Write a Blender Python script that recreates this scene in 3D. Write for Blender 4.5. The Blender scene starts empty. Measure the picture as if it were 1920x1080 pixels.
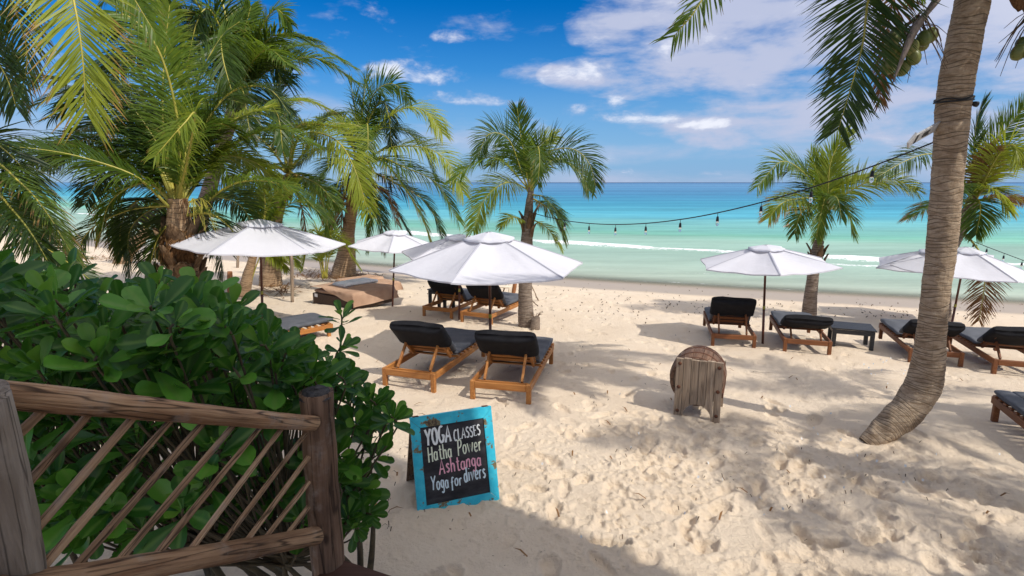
import bpy, bmesh, math, random
import numpy as np
from mathutils import Vector, Matrix

# ------------------------------------------------------------------ camera, sky, sun, exposure
SC = bpy.context.scene
COL = SC.collection
F = 1050.0
PITCH = math.atan(198 / F)
CZ = 2.7
SP, CP = math.sin(PITCH), math.cos(PITCH)
cam = bpy.data.cameras.new('camera')
cam.sensor_width = 36
cam.lens = 36 * F / 1920
cam.clip_start = 0.05
cam.clip_end = 80000
camo = bpy.data.objects.new('camera', cam)
COL.objects.link(camo)
camo.location = (0, 0, CZ)
camo.rotation_euler = (math.pi / 2 - PITCH, 0, 0)
SC.camera = camo

SC.view_settings.view_transform = 'Standard'
SC.view_settings.look = 'None'
SC.view_settings.exposure = 0.45
SC.view_settings.gamma = 1.0
SC.view_settings.use_curve_mapping = False

SUN_EL = math.radians(49)
SUN_XY = Vector((0.8, -0.6))                    # horizontal direction towards the sun
world = bpy.data.worlds.new('World')
SC.world = world
world.use_nodes = True
wn = world.node_tree
for n in list(wn.nodes):
    wn.nodes.remove(n)


class NT:
    """tiny node-building helper"""
    def __init__(s, nt):
        s.nt = nt

    def node(s, t, **kw):
        n = s.nt.nodes.new(t)
        for k, v in kw.items():
            setattr(n, k, v)
        return n

    def link(s, a, b):
        s.nt.links.new(a, b)

    def put(s, sock, v):
        if isinstance(v, bpy.types.NodeSocket):
            s.nt.links.new(v, sock)
        else:
            sock.default_value = v

    def m(s, op, a, b=0.0, c=None, clamp=False):
        n = s.node('ShaderNodeMath', operation=op, use_clamp=clamp)
        s.put(n.inputs[0], a)
        s.put(n.inputs[1], b)
        if c is not None:
            s.put(n.inputs[2], c)
        return n.outputs[0]

    def sstep(s, x, lo, hi):
        n = s.node('ShaderNodeMapRange', interpolation_type='SMOOTHSTEP')
        s.put(n.inputs[0], x)
        n.inputs[1].default_value = lo
        n.inputs[2].default_value = hi
        n.inputs[3].default_value = 0
        n.inputs[4].default_value = 1
        return n.outputs[0]

    def mix(s, f, a, b):
        n = s.node('ShaderNodeMix', data_type='RGBA')
        s.put(n.inputs[0], f)
        s.put(n.inputs[6], a if isinstance(a, bpy.types.NodeSocket) else (*a, 1))
        s.put(n.inputs[7], b if isinstance(b, bpy.types.NodeSocket) else (*b, 1))
        return n.outputs[2]

    def noise(s, vec, scale, detail=4, rough=.55, dist=0.0):
        n = s.node('ShaderNodeTexNoise')
        if vec is not None:
            s.link(vec, n.inputs['Vector'])
        n.inputs['Scale'].default_value = scale
        n.inputs['Detail'].default_value = detail
        n.inputs['Roughness'].default_value = rough
        n.inputs['Distortion'].default_value = dist
        return n.outputs['Fac']

    def mapping(s, vec, scale=(1, 1, 1), loc=(0, 0, 0), rot=(0, 0, 0)):
        n = s.node('ShaderNodeMapping')
        s.link(vec, n.inputs[0])
        n.inputs['Location'].default_value = loc
        n.inputs['Rotation'].default_value = rot
        n.inputs['Scale'].default_value = scale
        return n.outputs[0]

    def ramp(s, f, stops, interp='LINEAR'):
        n = s.node('ShaderNodeValToRGB')
        n.color_ramp.interpolation = interp
        e = n.color_ramp.elements
        while len(e) < len(stops):
            e.new(.5)
        for i, (p, c) in enumerate(stops):
            e[i].position = p
            e[i].color = (*c, 1) if len(c) == 3 else c
        s.put(n.inputs[0], f)
        return n.outputs[0]


W = NT(wn)
SKY_STRENGTH = 0.13
sky = W.node('ShaderNodeTexSky', sky_type='NISHITA', sun_disc=False)
sky.sun_elevation = SUN_EL
sky.sun_rotation = math.atan2(SUN_XY.x, SUN_XY.y)
sky.altitude = 0
sky.air_density = 1.0
sky.dust_density = 0.0
sky.ozone_density = 2.6
hs = W.node('ShaderNodeHueSaturation')
hs.inputs['Hue'].default_value = 0.515
hs.inputs['Saturation'].default_value = 1.75
hs.inputs['Value'].default_value = .62
W.link(sky.outputs[0], hs.inputs['Color'])
tc = W.node('ShaderNodeTexCoord').outputs['Generated']
sep = W.node('ShaderNodeSeparateXYZ')
W.link(tc, sep.inputs[0])
AZ = W.m('ARCTAN2', sep.outputs[0], sep.outputs[1])
EL = W.m('ARCSINE', sep.outputs[2])
cn1 = W.noise(W.mapping(tc, (1, 1, 2.6)), 9.0, 8, .58, .25)
cn2 = W.noise(W.mapping(tc, (1, 1, 4.5), (3.1, 1.7, .4)), 4.2, 6, .6, .3)
cn3 = W.noise(W.mapping(tc, (1, 1, 1.6), (7, 2, 4)), 26.0, 6, .6, .1)


def pix_dir(px, py):
    u = (px - 960) / F
    v = (py - 540) / F
    d = Vector((u, CP - v * SP, -SP - v * CP)).normalized()
    return math.atan2(d.x, d.y), math.asin(d.z)


def blob(px, py, wx, wy, flat=False):
    a, e = pix_dir(px, py)
    sx = wx / F * math.cos(a) ** 2
    sy = wy / F
    dx = W.m('DIVIDE', W.m('SUBTRACT', AZ, a), sx)
    dy = W.m('DIVIDE', W.m('SUBTRACT', EL, e), sy)
    if flat:                                    # cumulus: flat base, domed top
        dy = W.m('MAXIMUM', dy, W.m('MULTIPLY', dy, -2.4))
    r = W.m('SQRT', W.m('ADD', W.m('MULTIPLY', dx, dx), W.m('MULTIPLY', dy, dy)))
    return W.m('SUBTRACT', 1.0, r, clamp=True)


def cmax(lst):
    o = lst[0]
    for q in lst[1:]:
        o = W.m('MAXIMUM', o, q)
    return o


big = cmax([blob(1720, 60, 560, 150), blob(1330, 130, 330, 50), blob(1500, 215, 360, 60), blob(1400, 30, 330, 70),
            blob(1780, 225, 330, 45), blob(1150, 45, 90, 60), blob(2300, 120, 500, 160)])
puff = cmax([blob(800, 146, 110, 34, True), blob(893, 190, 105, 24, True), blob(735, 128, 60, 24), blob(862, 68, 55, 16), blob(625, 98, 40, 13),
             blob(1155, 190, 34, 16), blob(1080, 211, 42, 17), blob(1190, 221, 130, 14), blob(1110, 130, 70, 22), blob(540, 132, 56, 20),
             blob(1325, 326, 40, 16, True), blob(1170, 324, 26, 12, True), blob(1320, 233, 60, 13), blob(530, 85, 40, 16)])
lowb = cmax([blob(870, 262, 240, 46), blob(40, 262, 210, 60), blob(1180, 288, 260, 26), blob(1560, 280, 280, 26), blob(620, 200, 150, 30),
             blob(1130, 335, 420, 22), blob(1750, 320, 300, 30)])
def cen(x, w):
    return W.m('MULTIPLY', W.m('SUBTRACT', x, .5), w)


d_big = W.m('MULTIPLY', W.sstep(W.m('ADD', W.m('ADD', cen(cn2, 2.2), cen(cn1, 1.9)), W.m('MULTIPLY', W.m('POWER', big, .4), .92)), .08, 1.0), .95)
d_puff = W.m('MULTIPLY', W.sstep(W.m('ADD', W.m('ADD', cen(cn1, 3.4), cen(cn3, 1.4)), W.m('MULTIPLY', W.m('POWER', puff, .6), .85)), .28, 1.35), .88)
d_low = W.m('MULTIPLY', W.sstep(W.m('ADD', W.m('ADD', cen(cn2, 1.3), cen(cn1, .6)), W.m('MULTIPLY', W.m('POWER', lowb, .6), .6)), .15, .75), .62)
# added cloud overhead, out of view, to whiten and lift the shade fill
fill_cloud = W.m('MULTIPLY', W.sstep(W.m('ADD', W.m('MULTIPLY', cn2, .8), W.m('MULTIPLY', cn1, .2)), .40, .54), W.sstep(EL, .30, .45))
dens = W.m('MAXIMUM', W.m('MAXIMUM', d_big, d_puff), W.m('MAXIMUM', d_low, W.m('MULTIPLY', fill_cloud, .85)))
k = 1 / SKY_STRENGTH
cshade = W.m('ADD', W.m('MULTIPLY', cn1, .55), W.m('MULTIPLY', d_puff, .45))
cc0 = W.mix(W.sstep(cshade, .30, .70), (.39 * k, .425 * k, .56 * k), (.66 * k, .675 * k, .745 * k))
# unseen clouds on the sun's side are brightened to lift the shade fill; those ahead are seen on their shaded side
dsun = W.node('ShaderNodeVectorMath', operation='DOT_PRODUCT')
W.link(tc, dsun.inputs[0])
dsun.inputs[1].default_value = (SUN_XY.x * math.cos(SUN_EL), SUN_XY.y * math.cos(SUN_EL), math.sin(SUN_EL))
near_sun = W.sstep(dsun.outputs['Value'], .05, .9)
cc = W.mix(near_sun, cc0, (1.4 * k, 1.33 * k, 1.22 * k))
horizon_h = W.m('MULTIPLY', W.sstep(W.m('ABSOLUTE', EL), .30, .0), .85)
skyc = W.mix(horizon_h, hs.outputs[0], (.12 * k, .29 * k, .56 * k))
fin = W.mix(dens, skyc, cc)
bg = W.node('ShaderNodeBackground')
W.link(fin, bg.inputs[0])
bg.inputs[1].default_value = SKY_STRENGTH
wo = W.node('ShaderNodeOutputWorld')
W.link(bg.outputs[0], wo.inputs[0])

sl = bpy.data.lights.new('sun', 'SUN')
sl.energy = 2.9
sl.angle = math.radians(0.53)
sl.color = (1.0, 0.95, 0.86)
so = bpy.data.objects.new('sun', sl)
COL.objects.link(so)
sun_dir = Vector((SUN_XY.x * math.cos(SUN_EL), SUN_XY.y * math.cos(SUN_EL), math.sin(SUN_EL)))
so.rotation_euler = sun_dir.to_track_quat('Z', 'Y').to_euler()
so.location = (20, -15, 30)

R = random.Random(11)
NPR = np.random.RandomState(5)

# ------------------------------------------------------------------ measuring helpers


def ray(px, py):
    u = (px - 960) / F
    v = (py - 540) / F
    return Vector((u, CP - v * SP, -SP - v * CP))


CAMP = Vector((0, 0, CZ))


def pt(px, py, d):
    return CAMP + ray(px, py) * d


def ptY(px, py, Y):
    r = ray(px, py)
    return CAMP + r * (Y / r.y)


def ptZ(px, py, z):
    r = ray(px, py)
    return CAMP + r * ((z - CZ) / r.z)


def shore_y(x):
    x = np.asarray(x, dtype=float)
    xc = np.clip(x, -50, 40)
    y = 23.6 - .40 * xc + .0036 * xc * xc
    y = y + np.where(x < -50, (x + 50) * -.76, 0) + np.where(x > 40, (x - 40) * -.112, 0)
    return y


SEA = -1.3


def gz(x, y):
    q = np.asarray(y, dtype=float) - shore_y(x)
    s = np.clip((q + 16.5) / 1.2, -40, 40)
    s2 = 1.2 * np.log1p(np.exp(s)) + np.where(q + 16.5 > 48, q + 16.5 - 48, 0)
    return np.maximum(-1.3 * s2 / 16.5, -4.0)


def vnoise(x, y, seed):
    rs = np.random.RandomState(seed)
    T = rs.rand(256, 256)
    xi = np.floor(x).astype(int)
    yi = np.floor(y).astype(int)
    fx = x - xi
    fy = y - yi
    fx = fx * fx * (3 - 2 * fx)
    fy = fy * fy * (3 - 2 * fy)
    a = T[xi & 255, yi & 255]
    b = T[(xi + 1) & 255, yi & 255]
    c = T[xi & 255, (yi + 1) & 255]
    d = T[(xi + 1) & 255, (yi + 1) & 255]
    return (a * (1 - fx) + b * fx) * (1 - fy) + (c * (1 - fx) + d * fx) * fy - .5


# ------------------------------------------------------------------ object helpers
class MB:
    def __init__(s):
        s.v = []
        s.f = []
        s.a = []

    def add(s, vs, fs, att=None):
        o = len(s.v)
        s.v.extend([tuple(p) for p in vs])
        s.f.extend([tuple(i + o for i in f) for f in fs])
        s.a.extend(att if att is not None else [0.0] * len(vs))

    def box(s, c, size, rot=None, bev=0.0, taper=1.0):
        hx, hy, hz = size[0] / 2, size[1] / 2, size[2] / 2
        c = Vector(c)
        if bev <= 0:
            vs = [Vector((x * hx, y * hy, z * hz)) for x, y, z in
                  ((-1, -1, -1), (1, -1, -1), (1, 1, -1), (-1, 1, -1), (-1, -1, 1), (1, -1, 1), (1, 1, 1), (-1, 1, 1))]
            fs = [(3, 2, 1, 0), (4, 5, 6, 7), (0, 1, 5, 4), (1, 2, 6, 5), (2, 3, 7, 6), (3, 0, 4, 7)]
        else:
            bm = bmesh.new()
            bmesh.ops.create_cube(bm, size=1)
            for q in bm.verts:
                q.co = Vector((q.co.x * 2 * hx, q.co.y * 2 * hy, q.co.z * 2 * hz))
            bmesh.ops.bevel(bm, geom=bm.edges[:], offset=bev, segments=2 if bev > .012 else 1, affect='EDGES', profile=.5)
            bm.verts.ensure_lookup_table()
            vs = [q.co.copy() for q in bm.verts]
            fs = [[q.index for q in f.verts] for f in bm.faces]
            bm.free()
        if rot is not None:
            vs = [rot @ q for q in vs]
        s.add([q + c for q in vs], fs)
        return s

    def beam(s, a, b, w, h, bev=.004, up=(0, 0, 1)):
        """rectangular bar from a to b, w across, h along up"""
        a = Vector(a)
        b = Vector(b)
        t = (b - a)
        L = t.length
        t.normalize()
        u = Vector(up)
        x = t.cross(u)
        if x.length < 1e-4:
            x = t.cross(Vector((0, 1, 0)))
        x.normalize()
        u = x.cross(t)
        m = Matrix((x, t, u)).transposed()
        return s.box((a + b) / 2, (w, L, h), m, bev)

    def tube(s, path, rad, n=8, caps=True, mod=None):
        path = [Vector(p) for p in path]
        k = len(path)
        if not hasattr(rad, '__len__'):
            rad = [rad] * k
        T = []
        for i in range(k):
            d = path[min(i + 1, k - 1)] - path[max(i - 1, 0)]
            T.append(d.normalized() if d.length > 1e-9 else Vector((0, 0, 1)))
        x = T[0].orthogonal().normalized()
        vs = []
        for i in range(k):
            x = (x - T[i] * x.dot(T[i]))
            x = x.normalized() if x.length > 1e-6 else T[i].orthogonal().normalized()
            y = T[i].cross(x)
            for j in range(n):
                a = 2 * math.pi * j / n
                r = rad[i] * (mod(i, j) if mod else 1)
                vs.append(path[i] + (x * math.cos(a) + y * math.sin(a)) * r)
        fs = []
        for i in range(k - 1):
            for j in range(n):
                j2 = (j + 1) % n
                fs.append((i * n + j, i * n + j2, (i + 1) * n + j2, (i + 1) * n + j))
        if caps:
            fs.append(tuple(range(n - 1, -1, -1)))
            fs.append(tuple((k - 1) * n + j for j in range(n)))
        s.add(vs, fs)
        return s

    def grid(s, P, closed=False):
        """P: rows of points"""
        r = len(P)
        c = len(P[0])
        fs = []
        for i in range(r - 1):
            for j in range(c - 1 + (1 if closed else 0)):
                j2 = (j + 1) % c
                fs.append((i * c + j, i * c + j2, (i + 1) * c + j2, (i + 1) * c + j))
        s.add([q for row in P for q in row], fs)
        return s

    def build(s, name, mat, parent=None, smooth=False, attr=None, org=None):
        me = bpy.data.meshes.new(name)
        vs = s.v if org is None else [(p[0] - org[0], p[1] - org[1], p[2] - org[2]) for p in s.v]
        me.from_pydata(vs, [], s.f)
        if smooth:
            me.polygons.foreach_set('use_smooth', [True] * len(me.polygons))
        if attr:
            at = me.attributes.new(attr, 'FLOAT', 'POINT')
            at.data.foreach_set('value', s.a)
        me.materials.append(mat)
        me.update()
        return link(name, me, parent)


def link(name, me, parent=None):
    o = bpy.data.objects.new(name, me)
    COL.objects.link(o)
    if parent is not None:
        o.parent = parent
    return o


def tag(o, label=None, cat=None, group=None, kind=None):
    if label:
        o['label'] = label
    if cat:
        o['category'] = cat
    if group:
        o['group'] = group
    if kind:
        o['kind'] = kind
    return o


def thing(name, label, cat, loc=(0, 0, 0), rz=0.0, group=None):
    o = bpy.data.objects.new(name, None)
    o.empty_display_size = .1
    COL.objects.link(o)
    o.location = loc
    o.rotation_euler = (0, 0, rz)
    return tag(o, label, cat, group)


def copy_tree(o, parent=None):
    c = o.copy()
    COL.objects.link(c)
    c.parent = parent
    for ch in list(o.children):
        copy_tree(ch, c)
    return c


# ------------------------------------------------------------------ materials
def newmat(name):
    m = bpy.data.materials.new(name)
    m.use_nodes = True
    n = NT(m.node_tree)
    b = m.node_tree.nodes['Principled BSDF']
    return m, n, b


def objco(n):
    return n.node('ShaderNodeTexCoord').outputs['Object']


def geopos(n):
    return n.node('ShaderNodeNewGeometry').outputs['Position']


def rnd(n):
    return n.node('ShaderNodeObjectInfo').outputs['Random']


def bump(n, h, strength, dist, b):
    q = n.node('ShaderNodeBump')
    q.inputs['Strength'].default_value = strength
    q.inputs['Distance'].default_value = dist
    n.link(h, q.inputs['Height'])
    n.link(q.outputs[0], b.inputs['Normal'])
    return q


def noisy(name, c1, c2, rough=.6, scale=6, stretch=(1, 1, 1), bs=.3, bd=.01, bscale=None, spec=.4, var=0.0, worldco=False):
    """two-tone noise material with bump"""
    m, n, b = newmat(name)
    co = geopos(n) if worldco else objco(n)
    v = n.mapping(co, stretch)
    f = n.sstep(n.noise(v, scale, 6, .6), .3, .7)
    if var:
        f = n.m('ADD', f, n.m('MULTIPLY', n.m('SUBTRACT', rnd(n), .5), var), clamp=True)
    n.link(n.mix(f, c1, c2), b.inputs['Base Color'])
    b.inputs['Roughness'].default_value = rough
    b.inputs['Specular IOR Level'].default_value = spec
    if bs:
        bump(n, n.noise(v, bscale or scale * 3, 5, .6), bs, bd, b)
    return m


def wood(name, c1, c2, c3, axis=1, rough=.6, grain=1.0, spec=.35, cracks=0.0):
    m, n, b = newmat(name)
    co = objco(n)
    st = [26, 26, 26]
    st[axis] = 1.6
    r = rnd(n)
    add = n.node('ShaderNodeVectorMath', operation='ADD')
    n.link(co, add.inputs[0])
    cmb = n.node('ShaderNodeCombineXYZ')
    for i in range(3):
        n.link(n.m('MULTIPLY', r, 7.3 + i * 3), cmb.inputs[i])
    n.link(cmb.outputs[0], add.inputs[1])
    v = n.mapping(add.outputs[0], tuple(q * grain for q in st))
    f1 = n.noise(v, 1.3, 6, .65, .5)
    f2 = n.noise(add.outputs[0], 2.3, 3, .5)
    c = n.mix(n.sstep(f1, .33, .68), c1, c2)
    c = n.mix(n.m('MULTIPLY', n.sstep(f2, .45, .75), .7), c, c3)
    c = n.mix(n.m('MULTIPLY', n.m('SUBTRACT', r, .3), .35, clamp=True), c, tuple(q * .55 for q in c1))
    if cracks:
        f3 = n.noise(v, .8, 2, .5, .3)
        dark = n.sstep(n.m('ABSOLUTE', n.m('SUBTRACT', f3, .5)), .035, .0)
        c = n.mix(n.m('MULTIPLY', dark, cracks), c, tuple(q * .18 for q in c1))
    if cracks > .6:                             # bare weathered poles: fine splits, grey patches and knots
        v2 = n.mapping(add.outputs[0], tuple((95, 95, 95)[i] if i != axis else 2.2 for i in range(3)))
        fine = n.noise(v2, 1.0, 4, .7, .2)
        c = n.mix(n.m('MULTIPLY', n.sstep(fine, .56, .74), .75), c, tuple(q * .22 for q in c1))
        kn = n.node('ShaderNodeTexVoronoi')
        n.link(n.mapping(add.outputs[0], tuple(7 if i != axis else 3.2 for i in range(3))), kn.inputs['Vector'])
        kn.inputs['Scale'].default_value = 1.3
        c = n.mix(n.m('MULTIPLY', n.sstep(kn.outputs['Distance'], .16, .05), .8), c, tuple(q * .25 for q in c1))
        c = n.mix(n.m('MULTIPLY', n.sstep(n.noise(add.outputs[0], 6.0, 5, .65), .52, .72), .45), c, (.34, .30, .26))
        f1 = n.m('SUBTRACT', f1, n.m('MULTIPLY', n.sstep(fine, .5, .75), .9))
    n.link(c, b.inputs['Base Color'])
    b.inputs['Roughness'].default_value = rough
    b.inputs['Specular IOR Level'].default_value = spec
    bump(n, f1, .7, .006, b)
    return m


def foliage(name, top, dark, transl, rough=.45, trans=.35, tipc=(.30, .17, .06), vein=0.0, var=.5):
    """leaf: diffuse + gloss + light through the blade; attribute 'tip' browns dry ends"""
    m, n, b = newmat(name)
    r = rnd(n)
    co = objco(n)
    f = n.m('ADD', n.m('MULTIPLY', n.noise(co, 3.0, 3, .6), .8), n.m('MULTIPLY', n.m('SUBTRACT', r, .5), var))
    c = n.mix(n.sstep(f, .15, .7), dark, top)
    at = n.node('ShaderNodeAttribute', attribute_name='tip')
    tip = n.m('ADD', at.outputs['Fac'], n.m('MULTIPLY', n.m('SUBTRACT', n.noise(co, 9.0, 3, .6), .5), .5))
    tipf = n.m('MULTIPLY', n.sstep(tip, .85, 1.25), .9)
    c = n.mix(tipf, c, tipc)
    ct = n.mix(tipf, transl, tuple(q * 1.1 for q in tipc))
    if vein:
        va = n.node('ShaderNodeAttribute', attribute_name='vein').outputs['Fac']
        c = n.mix(n.m('MULTIPLY', n.sstep(va, .62, .98), vein), c, (.16, .27, .06))
    n.link(c, b.inputs['Base Color'])
    b.inputs['Roughness'].default_value = rough
    b.inputs['Specular IOR Level'].default_value = .28
    tr = n.node('ShaderNodeBsdfTranslucent')
    n.link(ct, tr.inputs[0])
    mx = n.node('ShaderNodeMixShader')
    mx.inputs[0].default_value = trans
    n.link(b.outputs[0], mx.inputs[1])
    n.link(tr.outputs[0], mx.inputs[2])
    out = m.node_tree.nodes['Material Output']
    n.link(mx.outputs[0], out.inputs[0])
    return m


M = {}
M['teak'] = wood('teak', (.34, .125, .028), (.50, .22, .06), (.24, .085, .022), 1, .5, 1, .4)
M['teak_x'] = wood('teak_x', (.34, .125, .028), (.50, .22, .06), (.24, .085, .022), 0, .5, 1, .4)
M['teak_dark_shaded'] = wood('teak_dark_shaded', (.17, .058, .02), (.26, .10, .035), (.11, .04, .018), 1, .55, 1, .35)  # darker teak, with the shade on the right-hand loungers put into the colour
M['teak_dark_shaded_x'] = wood('teak_dark_shaded_x', (.17, .058, .02), (.26, .10, .035), (.11, .04, .018), 0, .55, 1, .35)
M['pole_wood'] = wood('pole_wood', (.085, .022, .012), (.14, .04, .02), (.06, .018, .01), 2, .4, 1, .5)
M['grey_wood'] = wood('grey_wood', (.27, .195, .135), (.42, .325, .24), (.21, .16, .12), 2, .75, .8, .2, .4)
M['rail_wood'] = wood('rail_wood', (.22, .115, .06), (.46, .29, .165), (.13, .068, .036), 2, .75, 1.3, .2, .9)
M['slat_wood'] = wood('slat_wood', (.25, .145, .08), (.47, .31, .185), (.15, .085, .048), 2, .75, 1.9, .2, .9)
M['post_wood'] = wood('post_wood', (.125, .07, .042), (.27, .165, .105), (.07, .04, .026), 2, .8, 1.0, .2, .8)
M['leftpost_wood'] = wood('leftpost_wood', (.19, .15, .115), (.31, .26, .21), (.13, .105, .085), 2, .85, 1.1, .2, .7)
M['deck_wood'] = wood('deck_wood', (.05, .022, .015), (.09, .045, .03), (.035, .018, .014), 0, .6, .5, .3)
M['char'] = noisy('char', (.012, .011, .012), (.06, .055, .055), .8, 40, (1, 1, 1), .9, .01)
M['black_fabric'] = noisy('black_fabric', (.006, .006, .008), (.011, .011, .014), .85, 12, (1, 1, 1), .25, .01, 25, .25)
M['grey_fabric'] = noisy('grey_fabric', (.075, .08, .092), (.115, .12, .135), .8, 5, (1, 1, 1), .15, .006, 30, .3, .5)
M['piping'] = noisy('piping', (.02, .02, .024), (.04, .04, .045), .8, 20)
M['barrel_wood'] = wood('barrel_wood', (.13, .07, .042), (.21, .12, .075), (.09, .055, .04), 1, .65, .8, .25, .5)
M['grey_board'] = noisy('grey_board', (.34, .34, .35), (.46, .46, .47), .7, 6)
M['black_wood'] = noisy('black_wood', (.010, .011, .014), (.03, .032, .038), .5, 8, (1, 8, 8), .3, .004, 20, .45)
M['rust'] = noisy('rust', (.06, .022, .012), (.15, .055, .025), .8, 30)
M['tan_cloth'] = noisy('tan_cloth', (.36, .22, .145), (.46, .30, .205), .9, 3, (1, 1, 1), .35, .02, 9, .15)
M['wicker'] = noisy('wicker', (.055, .035, .025), (.12, .08, .058), .8, 25, (1, 1, 6), .8, .01, 50, .2)
M['white_plastic'] = noisy('white_plastic', (.6, .6, .6), (.75, .75, .75), .5, 5)
M['pale_canvas'] = noisy('pale_canvas', (.62, .53, .42), (.72, .63, .50), .9, 6)
M['cable'] = noisy('cable', (.008, .008, .01), (.016, .016, .018), .5, 20)
M['brown_post'] = wood('brown_post', (.30, .12, .05), (.42, .19, .085), (.20, .08, .035), 2, .7, 1, .25, .6)


def canvas(name, c, tr):
    m, n, b = newmat(name)
    co = objco(n)
    f = n.noise(co, 2.2, 4, .6)
    cc_ = n.mix(n.sstep(f, .3, .75), c, tuple(q * .93 for q in c))
    n.link(cc_, b.inputs['Base Color'])
    b.inputs['Roughness'].default_value = .85
    b.inputs['Specular IOR Level'].default_value = .2
    bump(n, n.m('ADD', n.noise(n.mapping(co, (1, 1, .6)), 4.5, 4, .55, .6), n.m('MULTIPLY', n.noise(n.mapping(co, (1, 1, 2.5)), 16, 4, .6), .35)), .32, .03, b)
    t = n.node('ShaderNodeBsdfTranslucent')
    t.inputs[0].default_value = (*tr, 1)
    mx = n.node('ShaderNodeMixShader')
    mx.inputs[0].default_value = .22
    n.link(b.outputs[0], mx.inputs[1])
    n.link(t.outputs[0], mx.inputs[2])
    n.link(mx.outputs[0], m.node_tree.nodes['Material Output'].inputs[0])
    return m


M['canvas'] = canvas('canvas', (.70, .70, .76), (.66, .66, .71))

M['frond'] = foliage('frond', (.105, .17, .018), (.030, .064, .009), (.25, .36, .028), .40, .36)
M['frond_lit_yellow'] = foliage('frond_lit_yellow', (.25, .285, .03), (.09, .145, .016), (.44, .50, .04), .42, .40, (.36, .20, .06))  # sunlit look put into the colour; also serves yellow young fronds
M['frond_shaded'] = foliage('frond_shaded', (.05, .095, .013), (.016, .038, .007), (.10, .165, .015), .4, .26)  # shaded look put into the colour of rear and unlit fronds
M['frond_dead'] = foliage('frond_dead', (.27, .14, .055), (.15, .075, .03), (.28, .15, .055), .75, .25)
M['rib'] = noisy('rib', (.28, .27, .05), (.42, .36, .06), .45, 4, (1, 1, 1), .2, .004, 30, .4, .6)
M['rib_dead'] = noisy('rib_dead', (.22, .12, .05), (.32, .19, .08), .7, 6)
M['boot'] = noisy('boot', (.11, .065, .035), (.26, .17, .10), .9, 9, (3, 3, .6), .8, .02, 20, .15, .5)
M['fibre'] = noisy('fibre', (.09, .045, .022), (.22, .12, .06), .95, 20, (4, 4, .5), .8, .02, 30, .1)
M['coconut'] = noisy('coconut', (.10, .13, .03), (.20, .20, .06), .45, 3, (1, 1, 1), .1, .004, 20, .4, .8)
M['coconut_ripe'] = noisy('coconut_ripe', (.42, .25, .04), (.55, .36, .07), .45, 3, (1, 1, 1), .1, .004, 20, .4, .8)
M['stalk'] = noisy('stalk', (.06, .035, .02), (.12, .075, .04), .8, 12)
M['spathe'] = noisy('spathe', (.10, .075, .06), (.22, .18, .15), .8, 10, (6, 6, 1), .5, .01, 20)


def trunkmat(name, c1, c2, c3):
    m, n, b = newmat(name)
    co = geopos(n)
    at = n.node('ShaderNodeAttribute', attribute_name='along').outputs['Fac']
    f1 = n.noise(n.mapping(co, (7, 7, 22)), 1.3, 7, .7, .5)
    f2 = n.noise(n.mapping(co, (2, 2, 5)), 1.2, 4, .6)
    f3 = n.noise(n.mapping(co, (60, 60, 4)), 1.0, 3, .6)
    c = n.mix(n.sstep(f1, .34, .64), c1, c2)
    c = n.mix(n.m('MULTIPLY', n.sstep(f2, .48, .72), .75), c, c3)
    c = n.mix(n.m('MULTIPLY', n.sstep(f3, .55, .8), .4), c, tuple(q * .35 for q in c1))
    c = n.mix(n.m('MULTIPLY', n.sstep(at, .45, .95), .8), c, tuple(q * .28 for q in c1))
    n.link(c, b.inputs['Base Color'])
    b.inputs['Roughness'].default_value = .85
    b.inputs['Specular IOR Level'].default_value = .2
    hsum = n.m('ADD', n.m('MULTIPLY', f1, 1.0), n.m('MULTIPLY', f3, .35))
    bump(n, hsum, .8, .02, b)
    return m


M['trunk'] = trunkmat('trunk', (.25, .175, .11), (.44, .34, .24), (.18, .125, .085))
M['trunk_grey'] = trunkmat('trunk_grey', (.17, .125, .095), (.30, .24, .19), (.12, .09, .07))
M['trunk_warm'] = trunkmat('trunk_warm', (.30, .19, .11), (.45, .31, .19), (.22, .14, .08))

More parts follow.
